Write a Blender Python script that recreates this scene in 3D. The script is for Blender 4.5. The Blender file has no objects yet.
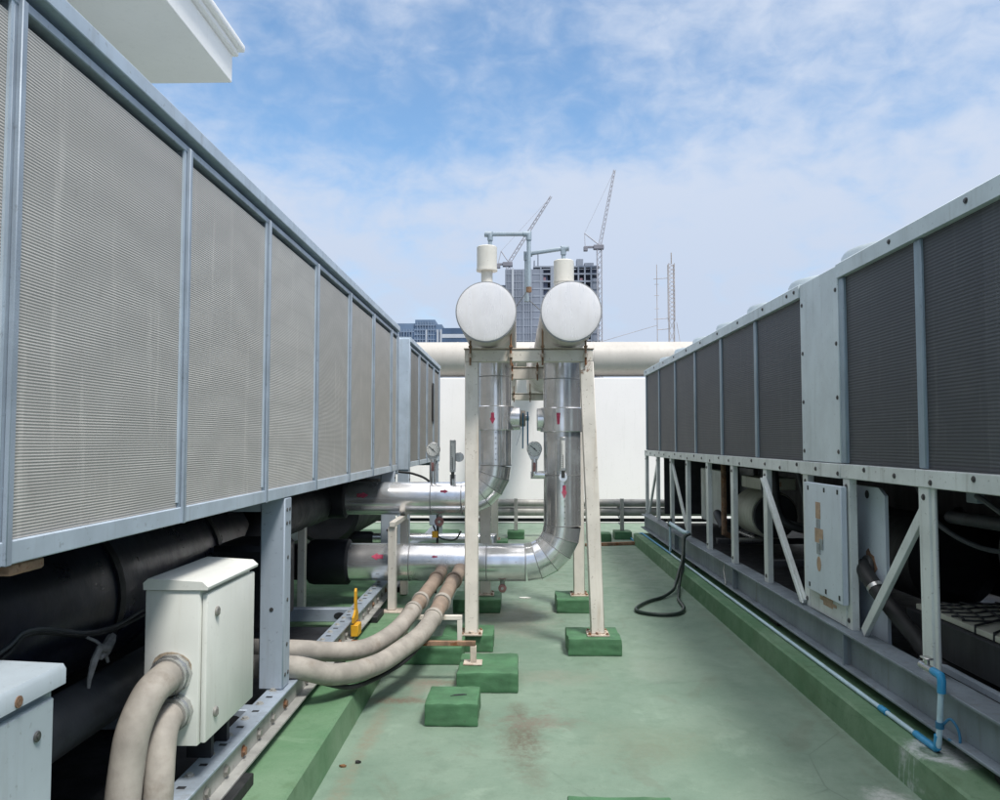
import bpy, bmesh, math, random
from mathutils import Vector, Matrix
R = math.radians
PI = math.pi
rnd = random.Random(7)
scene = bpy.context.scene
COL = scene.collection

# ---------------------------------------------------------------- materials
def new_mat(name):
    m = bpy.data.materials.new(name); m.use_nodes = True
    nt = m.node_tree
    for n in list(nt.nodes): nt.nodes.remove(n)
    out = nt.nodes.new('ShaderNodeOutputMaterial')
    b = nt.nodes.new('ShaderNodeBsdfPrincipled')
    nt.links.new(b.outputs[0], out.inputs[0])
    return m, nt, b

class NT:
    """small node helper"""
    def __init__(s, nt): s.nt = nt
    def n(s, t, **kw):
        x = s.nt.nodes.new(t)
        for k, v in kw.items(): setattr(x, k, v)
        return x
    def set(s, sock, v):
        if hasattr(v, 'is_linked') or isinstance(v, bpy.types.NodeSocket): s.nt.links.new(v, sock)
        elif isinstance(v, (tuple, list)) and len(v) == 3 and sock.type == 'RGBA': sock.default_value = (*v, 1)
        else: sock.default_value = v
    def math(s, op, a, b=0.0, c=None, clamp=False):
        x = s.n('ShaderNodeMath', operation=op, use_clamp=clamp)
        s.set(x.inputs[0], a); s.set(x.inputs[1], b)
        if c is not None: s.set(x.inputs[2], c)
        return x.outputs[0]
    def noise(s, vec, scale, detail=4, rough=.55, dist=0.0):
        x = s.n('ShaderNodeTexNoise')
        if vec is not None: s.set(x.inputs['Vector'], vec)
        x.inputs['Scale'].default_value = scale; x.inputs['Detail'].default_value = detail
        x.inputs['Roughness'].default_value = rough; x.inputs['Distortion'].default_value = dist
        return x.outputs['Fac']
    def ramp(s, f, a, b, va=0.0, vb=1.0):
        x = s.n('ShaderNodeMapRange'); x.interpolation_type = 'SMOOTHSTEP'
        s.set(x.inputs[0], f)
        for i, v in enumerate((a, b, va, vb)): s.set(x.inputs[i+1], v)
        return x.outputs[0]
    def mix(s, f, a, b, mode='MIX'):
        x = s.n('ShaderNodeMix', data_type='RGBA', blend_type=mode)
        s.set(x.inputs[0], f); s.set(x.inputs[6], a); s.set(x.inputs[7], b)
        return x.outputs[2]
    def geo_pos(s):
        return s.n('ShaderNodeNewGeometry').outputs['Position']
    def obj(s):
        return s.n('ShaderNodeTexCoord').outputs['Object']
    def scale(s, v, sc):
        x = s.n('ShaderNodeVectorMath', operation='MULTIPLY'); s.set(x.inputs[0], v); x.inputs[1].default_value = sc
        return x.outputs[0]
    def sep(s, v):
        x = s.n('ShaderNodeSeparateXYZ'); s.set(x.inputs[0], v); return x.outputs
    def bump(s, h, strength, dist=.01):
        x = s.n('ShaderNodeBump'); x.inputs['Strength'].default_value = strength; x.inputs['Distance'].default_value = dist
        s.set(x.inputs['Height'], h); return x.outputs[0]

def painted(name, col, rough=.5, metal=0.0, var=.12, sc=3.0, dirt=None, dirt_amt=.35, rust=0.0, bump=.05, bsc=60, streak=True, spec=.4, bdet=4, speck=.9):
    m, nt, b = new_mat(name); k = NT(nt); p = k.geo_pos()
    n1 = k.noise(p, sc, 5); f = k.ramp(n1, .3, .7)
    c = k.mix(f, tuple(x*(1-var) for x in col), tuple(min(1, x*(1+var)) for x in col))
    d = dirt or tuple(x*.55 for x in (col[0]*1.05, col[1], col[2]*.9))
    sv = k.scale(p, (9, 9, .9)) if streak else k.scale(p, (4, 4, 4))
    n2 = k.noise(sv, 1.6, 6, .65)
    c = k.mix(k.math('MULTIPLY', k.ramp(n2, .52, .78), dirt_amt), c, d)
    n4 = k.noise(p, 42, 3, .6)
    c = k.mix(k.math('MULTIPLY', k.ramp(n4, .63, .72), dirt_amt*speck), c, tuple(x*.5 for x in d))
    if rust:
        n3 = k.noise(p, 7, 8, .72, .6)
        c = k.mix(k.ramp(n3, .72-rust*.3, .78-rust*.25), c, (.19, .075, .028))
    k.set(b.inputs['Base Color'], c)
    b.inputs['Metallic'].default_value = metal
    k.set(b.inputs['Roughness'], k.ramp(n2, .3, .8, rough-.08, min(1, rough+.15)))
    b.inputs['Specular IOR Level'].default_value = spec
    if bump: k.set(b.inputs['Normal'], k.bump(k.noise(p, bsc, bdet, .6), bump, .01))
    return m

M = {}
M['galv'] = painted('galvanised_paint', (.30, .35, .41), .45, .15, .12, 5, (.20, .20, .19), .4, bump=.04)
M['galv_light'] = painted('galvanised_light', (.43, .50, .57), .42, .15, .1, 5, (.26, .27, .27), .4, bump=.04)
M['leg_grey'] = painted('leg_grey_paint', (.30, .35, .41), .5, 0, .1, 3, (.2, .2, .19), .4)
M['rail_metal'] = painted('rail_metal', (.36, .42, .49), .4, .3, .15, 8, (.2, .19, .17), .5, rust=.1)
M['rail_flange'] = painted('rail_flange_metal', (.36, .36, .34), .5, .2, .2, 6, (.18, .16, .13), .5, rust=.18)
M['chiller_grey'] = painted('chiller_grey_paint', (.50, .57, .60), .45, 0, .08, 4, (.25, .26, .24), .35)
M['chiller_post'] = painted('chiller_post_paint', (.215, .28, .335), .45, 0, .08, 4, (.13, .14, .14), .35)
M['chiller_lower'] = painted('chiller_lower_paint', (.56, .60, .59), .5, 0, .1, 4, (.24, .24, .21), .5)
M['panel_blue'] = painted('control_panel_paint', (.52, .59, .66), .4, 0, .06, 3, (.3, .31, .31), .35)
M['beam_grey'] = painted('beam_grey_paint', (.17, .205, .235), .5, 0, .18, 3, (.15, .13, .11), .55, rust=.12)
M['cream_box'] = painted('cream_box_paint', (.69, .70, .655), .38, 0, .05, 3, (.45, .42, .34), .4, bump=.02, speck=.3)
M['grey_cab'] = painted('grey_cabinet_paint', (.40, .46, .50), .42, 0, .08, 3, (.28, .29, .28), .4, bump=.02)
M['white_steel'] = painted('white_steel_paint', (.70, .655, .59), .5, 0, .1, 4, (.40, .30, .2), .6, rust=.27)
M['rusty_steel'] = painted('rusty_steel', (.25, .155, .10), .75, 0, .35, 14, (.16, .07, .03), .8, rust=.7, bump=.3)
M['stay_steel'] = painted('dull_wire', (.12, .12, .12), .5, .4, .1, 20)
M['base_plate'] = painted('rusty_base_plate', (.52, .45, .38), .65, 0, .2, 12, (.25, .14, .08), .7, rust=.5, bump=.2)
M['white_wall'] = painted('white_wall_paint', (.86, .83, .815), .75, 0, .03, .7, (.6, .58, .54), .22, bump=.05, bsc=25)
M['white_build'] = painted('white_building_paint', (.80, .80, .78), .7, 0, .04, .6, (.6, .6, .57), .2, bump=.04, bsc=30)
M['cladding'] = painted('pale_cladding', (.58, .55, .515), .42, .1, .06, 2, (.38, .36, .31), .45, bump=.05, bsc=5)
M['cream_pipe'] = painted('cream_pipe_paint', (.46, .435, .395), .5, 0, .06, 1.5, (.32, .29, .25), .4, bump=.05, bsc=5)
M['compressor_paint'] = painted('dull_cream_paint', (.42, .43, .37), .5, 0, .08, 4, (.25, .24, .2), .5)
M['end_cap'] = painted('end_cap_sheet', (.80, .77, .755), .30, .30, .05, 5, (.60, .57, .54), .35, streak=True, bump=.8, bsc=4, bdet=.4, speck=.0)
M['vent_paint'] = painted('vent_cream_paint', (.64, .62, .56), .45, 0, .06, 4, (.42, .39, .32), .4)
M['pvc_grey'] = painted('grey_pipe_paint', (.27, .33, .38), .45, 0, .1, 8, (.18, .19, .19), .3)
M['black_foam'] = painted('black_insulation', (.012, .013, .018), .55, 0, .3, 6, (.03, .03, .032), .4, streak=False, bump=.3, bsc=14)
M['navy_foam'] = painted('navy_insulation', (.013, .016, .033), .34, 0, .3, 4, (.03, .03, .036), .4, streak=False, bump=.3, bsc=10)
M['dark_grey_pipe'] = painted('dark_grey_pipe', (.055, .06, .068), .5, 0, .2, 8, (.1, .1, .1), .4, streak=False)
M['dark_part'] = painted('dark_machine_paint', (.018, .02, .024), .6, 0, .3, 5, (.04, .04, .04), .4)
M['dark_metal'] = painted('dark_bolt_metal', (.09, .09, .09), .45, .5, .2, 20)
M['bolt'] = painted('zinc_bolt', (.30, .29, .27), .45, .5, .2, 30)
M['rubber'] = painted('black_rubber', (.016, .017, .018), .6, 0, .2, 10, (.05, .05, .05), .4)
M['hose'] = painted('dark_green_hose', (.018, .032, .026), .42, 0, .2, 10, (.06, .065, .06), .3)
M['conduit'] = painted('beige_conduit', (.32, .295, .26), .65, 0, .18, 9, (.20, .165, .13), .8, streak=False, bump=.15, bsc=40, speck=.12)
M['conduit_rusty'] = painted('brown_conduit', (.27, .21, .165), .65, 0, .15, 9, (.2, .12, .08), .6, streak=False, bump=.1)
M['yellow'] = painted('yellow_paint', (.62, .33, .02), .45, 0, .1, 10, (.35, .2, .04), .4)
M['blue_pvc'] = painted('blue_pvc', (.03, .25, .47), .35, 0, .1, 10, (.1, .25, .35), .3)
M['pale_pvc'] = painted('pale_blue_pvc', (.45, .60, .68), .4, 0, .1, 6, (.3, .36, .38), .45, streak=False)
M['steel'] = painted('plain_steel', (.50, .50, .49), .3, .8, .1, 20)
M['seam'] = painted('jacket_seam', (.33, .33, .33), .5, .5, .1, 20)
M['grime'] = painted('brown_grime', (.33, .27, .20), .8, 0, .3, 40, (.2, .14, .09), .8, streak=False)
M['dial'] = painted('dial_white', (.72, .72, .70), .35, 0, .02, 4, bump=0)
M['red_paint'] = painted('red_arrow_paint', (.46, .06, .12), .6, 0, .25, 60, (.5, .3, .33), .9, streak=False, bump=0)
M['red_valve'] = painted('faded_red_paint', (.30, .15, .14), .6, 0, .25, 30, (.3, .2, .18), .5)
M['blue_tag'] = painted('blue_handle', (.03, .15, .27), .45, 0, .1, 20)
M['sticker'] = painted('brown_sticker', (.36, .25, .17), .55, 0, .2, 25, (.2, .13, .09), .5, bump=0)
M['sticker_grey'] = painted('grey_sticker', (.22, .25, .27), .5, 0, .2, 25, bump=0)
M['concrete_far'] = painted('far_concrete', (.26, .29, .34), .8, 0, .12, .08, (.2, .22, .27), .5, streak=False, bump=0)
M['core_far'] = painted('far_core_concrete', (.20, .225, .275), .8, 0, .15, .08, (.16, .18, .22), .5, streak=False, bump=0)
M['void_far'] = painted('far_window_void', (.085, .10, .15), .5, 0, .3, .3, bump=0)
M['pink_far'] = painted('far_brick', (.25, .16, .19), .8, 0, .3, .4, bump=0)
M['blue_far'] = painted('far_blue_facade', (.13, .19, .28), .5, 0, .12, .05, bump=0)
M['blue_glass_far'] = painted('far_glass', (.06, .10, .17), .25, 0, .2, .1, bump=0)
M['pale_blue_far'] = painted('far_blue_rib', (.20, .26, .35), .6, 0, .1, .1, bump=0)
M['pale_far'] = painted('far_pale_band', (.45, .48, .52), .7, 0, .06, .1, bump=0)
M['crane'] = painted('crane_paint', (.42, .42, .45), .6, 0, .1, .3, bump=0)
M['crane_dark'] = painted('crane_cab_paint', (.2, .2, .23), .6, 0, .1, .3, bump=0)
M['mast'] = painted('mast_paint', (.40, .36, .34), .6, 0, .2, .3, bump=0)
M['leaf'] = painted('dry_leaf', (.16, .08, .035), .8, 0, .3, 60)
M['paper'] = painted('white_scrap', (.7, .7, .66), .8, 0, .1, 60)
M['dark_scrap'] = painted('dark_scrap', (.02, .02, .02), .8, 0, .2, 60)
M['city_ground'] = painted('city_ground', (.16, .17, .17), .9, 0, .3, .01, bump=0)
M['fabric_grey'] = painted('grey_cloth', (.30, .29, .28), .9, 0, .2, 40)

def clad_metal():
    m, nt, b = new_mat('aluminium_jacket'); k = NT(nt); p = k.geo_pos()
    n = k.noise(p, 7, 3, .5); n2 = k.noise(p, 45, 3, .6); n3 = k.noise(p, 2.5, 2, .4)
    c = k.mix(k.ramp(n, .35, .7), (.86, .86, .87), (.70, .70, .71))
    c = k.mix(k.math('MULTIPLY', k.ramp(n2, .62, .75), .5), c, (.35, .34, .32))
    k.set(b.inputs['Base Color'], c); b.inputs['Metallic'].default_value = .82
    k.set(b.inputs['Roughness'], k.ramp(n, .3, .75, .17, .28))
    k.set(b.inputs['Normal'], k.bump(k.math('ADD', n3, k.math('MULTIPLY', n, .12)), .16, .05))
    return m
M['clad'] = clad_metal()

def coil(name, base, dark, pitch, contrast, row, vrow, dust, rough):
    """fine horizontal fins with broader tube rows, dust and scuffs"""
    m, nt, b = new_mat(name); k = NT(nt); p = k.geo_pos(); x, y, z = k.sep(p)
    wz = k.math('ADD', z, k.math('MULTIPLY', k.noise(k.scale(p, (1, 2.2, 2.2)), 1.0, 2), .004))
    w = k.math('SINE', k.math('MULTIPLY', wz, 2*PI/pitch))
    w01 = k.ramp(w, -.75, .55)
    # second layer behind the guard, slightly bowed, so the two beat softly
    yy = k.math('SUBTRACT', k.math('FRACT', k.math('DIVIDE', k.math('ADD', y, 20.0), vrow)), .5)
    bow = k.math('MULTIPLY', k.math('MULTIPLY', yy, yy), .020)
    z2 = k.math('ADD', k.math('MULTIPLY', wz, 1.035), k.math('ADD', bow, k.math('MULTIPLY', k.noise(p, 1.7, 2), .02)))
    w2 = k.ramp(k.math('SINE', k.math('MULTIPLY', z2, 2*PI/pitch)), -.7, .7)
    f = k.math('MULTIPLY', k.math('SUBTRACT', 1.0, k.math('MULTIPLY', w01, k.math('ADD', .72, k.math('MULTIPLY', w2, .28)))), contrast, clamp=True)
    n = k.noise(k.scale(p, (1, .8, 1.5)), 1.6, 6, .65)
    cd = k.mix(k.math('MULTIPLY', k.ramp(n, .42, .72), .6), base, dust)
    cell = k.n('ShaderNodeTexWhiteNoise', noise_dimensions='1D')
    k.set(cell.inputs['W'], k.math('FLOOR', k.math('DIVIDE', k.math('ADD', y, 20.0+(.06 if vrow < 1 else .2)), vrow)))
    tone = k.ramp(cell.outputs[0], 0, 1, .86, 1.1)
    cd = k.mix(1.0, cd, k.math('MULTIPLY', tone, 1.0), 'MULTIPLY')
    c = k.mix(f, cd, dark)
    wr = k.math('SINE', k.math('MULTIPLY', z, 2*PI/row))
    c = k.mix(k.ramp(wr, .82, 1.0, 0, .25), c, tuple(v*.6 for v in base))
    n2 = k.noise(k.scale(p, (1, 1, .5)), 17, 5, .7)
    c = k.mix(k.math('MULTIPLY', k.ramp(n2, .60, .74), .38), c, tuple(v*.5 for v in dust))
    n3 = k.noise(k.scale(p, (1, 6, .5)), 2.2, 5, .7)          # rain runs
    c = k.mix(k.math('MULTIPLY', k.ramp(n3, .55, .75), .3), c, tuple(min(1, v*1.25) for v in dust))
    vz = k.n('ShaderNodeTexVoronoi'); k.set(vz.inputs['Vector'], p); vz.inputs['Scale'].default_value = 3.3
    dent = k.ramp(vz.outputs['Distance'], .035, .02)
    c = k.mix(k.math('MULTIPLY', dent, .5), c, tuple(v*.35 for v in base))
    wv = k.noise(k.scale(p, (1, 1, 1)), 3.0, 3)
    k.set(b.inputs['Base Color'], c)
    b.inputs['Roughness'].default_value = rough; b.inputs['Specular IOR Level'].default_value = .3
    h = k.math('ADD', w, k.math('MULTIPLY', wv, 6.0))
    k.set(b.inputs['Normal'], k.bump(h, .22, min(pitch, .009)*.35))
    return m
M['coil_light'] = coil('coil_guard_mesh', (.59, .57, .535), (.20, .192, .18), .0080, .82, .105, .957, (.60, .565, .52), .55)
M['coil_far'] = coil('far_coil_guard_mesh', (.33, .31, .29), (.11, .11, .105), .0080, .75, .105, .87, (.36, .34, .31), .55)
M['coil_dark'] = coil('dark_condenser_fins', (.072, .078, .088), (.030, .033, .040), .0175, .6, .105, 1.19, (.10, .105, .11), .55)

def green_paint(name, col, col2, floor=False):
    m, nt, b = new_mat(name); k = NT(nt); p = k.geo_pos(); x, y, z = k.sep(p)
    n = k.noise(p, .9, 6, .62, .3); n2 = k.noise(p, 6, 6, .65); n3 = k.noise(p, 55, 4, .6)
    c = k.mix(k.ramp(n, .33, .68), col, col2)
    c = k.mix(k.math('MULTIPLY', k.ramp(n2, .45, .72), .45), c, tuple(v*.78 for v in col))
    c = k.mix(k.math('MULTIPLY', k.ramp(n3, .6, .74), .35), c, tuple(v*.55 for v in col))
    n5 = k.noise(k.scale(p, (14, 1.3, 1)), 1.0, 5, .7)       # brush / drag marks
    c = k.mix(k.math('MULTIPLY', k.ramp(n5, .58, .8), .22), c, tuple(min(1, v*1.35+.02) for v in col2))
    grain = k.noise(p, 38, 6, .75)
    # fine grit, roller laps and hairline cracks in the coating
    g2 = k.noise(p, 160, 3, .7)
    c = k.mix(k.math('MULTIPLY', k.ramp(g2, .58, .70), .30), c, tuple(v*.5 for v in col))
    c = k.mix(k.math('MULTIPLY', k.ramp(g2, .40, .30), .22), c, tuple(min(1, v*1.5+.03) for v in col2))
    vor = k.n('ShaderNodeTexVoronoi', feature='DISTANCE_TO_EDGE'); k.set(vor.inputs['Vector'], k.scale(p, (1, 1, 1)))
    vor.inputs['Scale'].default_value = 1.1
    k.set(vor.inputs['Vector'], k.n('ShaderNodeVectorMath', operation='ADD').outputs[0]) if False else None
    nz = k.n('ShaderNodeVectorMath', operation='MULTIPLY_ADD'); k.set(nz.inputs[0], k.n('ShaderNodeTexNoise').outputs['Color'])
    nz.inputs[1].default_value = (.5, .5, .5); k.set(nz.inputs[2], p); k.set(vor.inputs['Vector'], nz.outputs[0])
    ck = k.math('MULTIPLY', k.ramp(vor.outputs['Distance'], .007, .0015), k.ramp(k.noise(p, .8, 2), .5, .62))
    c = k.mix(k.math('MULTIPLY', ck, .45), c, tuple(v*.45 for v in col))
    pat = k.noise(k.scale(p, (1, .7, 1)), 2.6, 7, .7, .8)
    c = k.mix(k.math('MULTIPLY', k.ramp(pat, .56, .66), .30), c, tuple(min(1, v*1.25+.03) for v in col2))
    c = k.mix(k.math('MULTIPLY', k.ramp(pat, .44, .34), .35), c, (col[0]*.95, col[1]*.72, col[2]*.7))
    def blob(cx, cy, rx, ry, colr, amt, sc=5, edge=.5):
        nonlocal c
        dx = k.math('DIVIDE', k.math('SUBTRACT', x, cx), rx); dy = k.math('DIVIDE', k.math('SUBTRACT', y, cy), ry)
        d = k.math('SQRT', k.math('ADD', k.math('MULTIPLY', dx, dx), k.math('MULTIPLY', dy, dy)))
        d = k.math('ADD', d, k.math('MULTIPLY', k.math('SUBTRACT', k.noise(p, sc, 6, .7), .5), 1.7))
        c = k.mix(k.math('MULTIPLY', k.math('MULTIPLY', k.ramp(d, 1.0, edge, 0, 1), amt), k.ramp(grain, .36, .58, .35, 1.0)), c, colr)
    if floor:
        mud = (.115, .108, .078); wht = (.50, .52, .50)
        blob(.03, 4.5, .17, .62, mud, 1.0, 9, .1); blob(.12, 4.7, .35, .18, (.17, .15, .12), .7, 9, .1)
        blob(.0, 4.95, .09, .16, mud, .5, 12, .2)
        blob(.08, 3.95, .1, .22, mud, .4, 12, .2)
        blob(-.74, 5.08, .30, .10, (.15, .115, .085), 1.0, 14, .1); blob(-.55, 5.45, .3, .12, (.17, .135, .1), .8, 14, .1)
        blob(-.62, 5.35, .16, .3, (.24, .22, .18), .7, 8, .1)
        blob(-.25, 5.9, .3, .7, (.25, .25, .21), .6, 5, .1)
        blob(-.05, 7.4, .5, 1.0, (.26, .25, .20), .75, 4, .1)
        blob(.2, 5.6, .5, .25, (.21, .20, .16), .45, 6, .1)
        blob(-.8, 4.6, .07, .6, (.22, .2, .15), .5, 8, .2)
        blob(-.82, 3.6, .07, 1.6, (.20, .18, .13), .55, 14, .1); blob(1.78, 6, .06, 4, (.12, .15, .11), .6, 10, .1)
        blob(.75, 4.4, .5, .5, (.17, .20, .14), .5, 3, .1); blob(1.0, 5.8, .35, .5, (.24, .28, .23), .45, 3, .1)
        blob(1.68, 3.75, .13, .16, wht, .85, 9, .3)
        blob(.8, 13.4, 1.6, 1.3, (.33, .36, .30), .45, 2, .2)
        # faint darker veil along the right kerb and random scuffs
        blob(1.2, 6.5, .5, 2.2, tuple(v*.8 for v in col), .2, 2, .1)
    else:
        wht = (.55, .57, .58)
        blob(1.97, 3.86, .16, .22, wht, .85, 8, .5)
        blob(1.93, 3.86, .055, .075, tuple(v*.5 for v in col), .9, 6, .6)
        for q in range(4):
            blob(1.81, 3.83+.045*q, .05, .009, (.42, .5, .46), .55, 30, .3)
    k.set(b.inputs['Base Color'], c)
    k.set(b.inputs['Roughness'], k.ramp(n2, .3, .7, .5, .75))
    b.inputs['Specular IOR Level'].default_value = .35
    k.set(b.inputs['Normal'], k.bump(k.math('ADD', k.math('MULTIPLY', n2, .8), k.math('MULTIPLY', n3, .25)), .25, .012))
    return m
M['floor'] = green_paint('green_floor_coating', (.142, .213, .160), (.195, .266, .206), True)
M['kerb'] = green_paint('green_kerb_paint', (.085, .19, .095), (.155, .25, .155))
M['block'] = painted('green_block_paint', (.06, .155, .075), .6, 0, .2, 7, (.10, .17, .10), .5, streak=False, bump=.25, bsc=18)

# ---------------------------------------------------------------- geometry helpers
def frame_of(d):
    d = d.normalized()
    a = Vector((0, 0, 1)) if abs(d.z) < .9 else Vector((1, 0, 0))
    u = d.cross(a).normalized(); return u, d.cross(u).normalized()

class MB:
    def __init__(s): s.bm = bmesh.new()
    def box(s, x0, x1, y0, y1, z0, z1, bev=0.0, rot=None, seg=1):
        b = bmesh.new()
        bmesh.ops.create_cube(b, size=1)
        bmesh.ops.scale(b, vec=(abs(x1-x0), abs(y1-y0), abs(z1-z0)), verts=b.verts)
        if bev: bmesh.ops.bevel(b, geom=b.edges[:], offset=bev, segments=seg, affect='EDGES', profile=.5)
        if rot: bmesh.ops.rotate(b, cent=(0, 0, 0), matrix=rot, verts=b.verts)
        bmesh.ops.translate(b, vec=((x0+x1)/2, (y0+y1)/2, (z0+z1)/2), verts=b.verts)
        return s.merge(b)
    def merge(s, b):
        me = bpy.data.meshes.new('t'); b.to_mesh(me); b.free(); s.bm.from_mesh(me); bpy.data.meshes.remove(me)
        return s
    def bar(s, p0, p1, w, h, up=(0, 0, 1), bev=0.0):
        """rectangular bar from p0 to p1, w across, h along up"""
        p0, p1 = Vector(p0), Vector(p1); d = p1-p0; L = d.length; d.normalize()
        upv = Vector(up); a = d.cross(upv).normalized(); c = a.cross(d).normalized()
        b = bmesh.new(); bmesh.ops.create_cube(b, size=1); bmesh.ops.scale(b, vec=(w, L, h), verts=b.verts)
        if bev: bmesh.ops.bevel(b, geom=b.edges[:], offset=bev, segments=1, affect='EDGES')
        m = Matrix((a, d, c)).transposed().to_4x4(); m.translation = (p0+p1)/2
        bmesh.ops.transform(b, matrix=m, verts=b.verts); return s.merge(b)
    def tube(s, pts, r, seg=16, caps=True, smooth_corners=0, hard=False):
        pts = [Vector(p) for p in pts]
        if smooth_corners: pts = catmull(pts, smooth_corners)
        rr = r if isinstance(r, (list, tuple)) else [r]*len(pts)
        bm = s.bm; rings = []
        n = len(pts)
        d0 = (pts[1]-pts[0]).normalized(); u, v = frame_of(d0); pd = d0
        for i, p in enumerate(pts):
            if i == 0: d = d0; st = 1
            elif i == n-1: d = (pts[i]-pts[i-1]).normalized(); st = 1
            else:
                a, c = (pts[i]-pts[i-1]).normalized(), (pts[i+1]-pts[i]).normalized()
                d = (a+c).normalized()
            q = pd.rotation_difference(d); u = q @ u; v = q @ v; pd = d
            # mitre stretch
            ring = []
            for k in range(seg):
                t = 2*PI*k/seg
                off = u*math.cos(t)*rr[i]+v*math.sin(t)*rr[i]
                if 0 < i < n-1:
                    a = (pts[i]-pts[i-1]).normalized()
                    bend = (d-a*(d.dot(a)))
                    # stretch along bend plane direction within ring plane
                    w = a-d*(a.dot(d))
                    if w.length > 1e-5:
                        w.normalize(); cs = max(.5, a.dot(d)); off = off+w*(off.dot(w))*(1/cs-1)
                ring.append(bm.verts.new(p+off))
            rings.append(ring)
        for i in range(n-1):
            for k in range(seg):
                bm.faces.new((rings[i][k], rings[i][(k+1) % seg], rings[i+1][(k+1) % seg], rings[i+1][k]))
        if caps:
            bm.faces.new(rings[0][::-1]); bm.faces.new(rings[-1])
        if hard:
            for rg in rings:
                for k in range(seg):
                    e = bm.edges.get((rg[k], rg[(k+1) % seg]))
                    if e: e.seam = True
        return s
    def cyl(s, p0, p1, r, seg=24, bev=0.0, r1=None):
        r1 = r if r1 is None else r1
        if bev:
            d = (Vector(p1)-Vector(p0)).normalized(); p0v, p1v = Vector(p0), Vector(p1)
            return s.tube([p0v, p0v+d*bev, p1v-d*bev, p1v], [r-bev, r, r1, r1-bev], seg)
        return s.tube([p0, p1], [r, r1], seg)
    def ring(s, c, axis, r, t, w, seg=32):
        """band of thickness t and width w round a pipe of radius r"""
        c = Vector(c); a = Vector(axis).normalized(); u, v = frame_of(a); bm = s.bm; L = []
        for (o, rad) in ((-w/2, r-.004), (-w/2, r+t), (w/2, r+t), (w/2, r-.004)):
            L.append([bm.verts.new(c+a*o+(u*math.cos(2*PI*k/seg)+v*math.sin(2*PI*k/seg))*rad) for k in range(seg)])
        for i in range(3):
            for k in range(seg):
                bm.faces.new((L[i][k], L[i][(k+1) % seg], L[i+1][(k+1) % seg], L[i+1][k]))
        return s
    def prism(s, poly, axis, a0, a1):
        """extrude a 2D polygon; axis 'x': poly is (y,z), 'y': (x,z), 'z': (x,y)"""
        def P(q, a): return {'x': (a, q[0], q[1]), 'y': (q[0], a, q[1]), 'z': (q[0], q[1], a)}[axis]
        bm = s.bm; A = [bm.verts.new(P(q, a0)) for q in poly]; B = [bm.verts.new(P(q, a1)) for q in poly]
        n = len(poly)
        for i in range(n): bm.faces.new((A[i], A[(i+1) % n], B[(i+1) % n], B[i]))
        bm.faces.new(A[::-1]); bm.faces.new(B)
        return s
    def build(s, name, mat, parent=None, origin=None, ang=38):
        bm = s.bm
        bmesh.ops.recalc_face_normals(bm, faces=bm.faces[:])
        for f in bm.faces: f.smooth = True
        for e in bm.edges:
            if e.seam or (len(e.link_faces) == 2 and e.calc_face_angle(0) > R(ang)): e.smooth = False
        if parent is not None: o0 = ORG[parent.name]
        elif origin is not None: o0 = Vector(origin)
        else:
            xs = [v.co for v in bm.verts]
            lo = Vector((min(v.x for v in xs), min(v.y for v in xs), min(v.z for v in xs)))
            hi = Vector((max(v.x for v in xs), max(v.y for v in xs), max(v.z for v in xs)))
            o0 = Vector(((lo.x+hi.x)/2, (lo.y+hi.y)/2, lo.z))
        bmesh.ops.translate(bm, vec=-o0, verts=bm.verts)
        me = bpy.data.meshes.new(name); bm.to_mesh(me); bm.free()
        me.materials.append(M[mat])
        ob = bpy.data.objects.new(name, me); COL.objects.link(ob)
        if parent is not None: ob.parent = parent
        else: ob.location = o0
        ORG[ob.name] = o0
        return ob
ORG = {}

def catmull(P, n):
    P = [P[0]*2-P[1]]+list(P)+[P[-1]*2-P[-2]]; out = []
    for i in range(1, len(P)-2):
        for k in range(n):
            t = k/n; a, b, c, d = P[i-1], P[i], P[i+1], P[i+2]
            out.append(.5*((2*b)+(c-a)*t+(2*a-5*b+4*c-d)*t*t+(3*b-a-3*c+d)*t**3))
    out.append(P[-2]); return out

def tag(o, label=None, cat=None, group=None, kind=None):
    if label: o['label'] = label
    if cat: o['category'] = cat
    if group: o['group'] = group
    if kind: o['kind'] = kind
    return o
def thing(name, label, cat, loc=(0, 0, 0), group=None):
    o = bpy.data.objects.new(name, None); o.empty_display_size = .1; COL.objects.link(o)
    o.location = loc; ORG[o.name] = Vector(loc)
    return tag(o, label, cat, group)
def copy_thing(src, loc, label, group=None):
    c = src.copy(); COL.objects.link(c); c.location = loc; c['label'] = label
    if group: c['group'] = group
    for ch in list(src.children):
        d = ch.copy(); COL.objects.link(d); d.parent = c
        for g in list(ch.children):
            e = g.copy(); COL.objects.link(e); e.parent = d
    return c
def box1(name, mat, parent, *a, bev=0.0, **k): return MB().box(*a, bev=bev, **k).build(name, mat, parent)
def hexbolt(mb, c, axis, r=.012, h=.009):
    c = Vector(c); a = Vector(axis).normalized()
    mb.tube([c, c+a*h], r, 6); mb.tube([c, c+a*.003], r*1.5, 12); return mb

# ---------------------------------------------------------------- the setting
tag(MB().box(-1500, 1500, -500, 2500, -46, -45).build('ground', 'city_ground'), kind='structure')
tag(MB().box(-12, 12, -7, 18, -45, 0).build('roof_floor', 'floor'), kind='structure')
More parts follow.
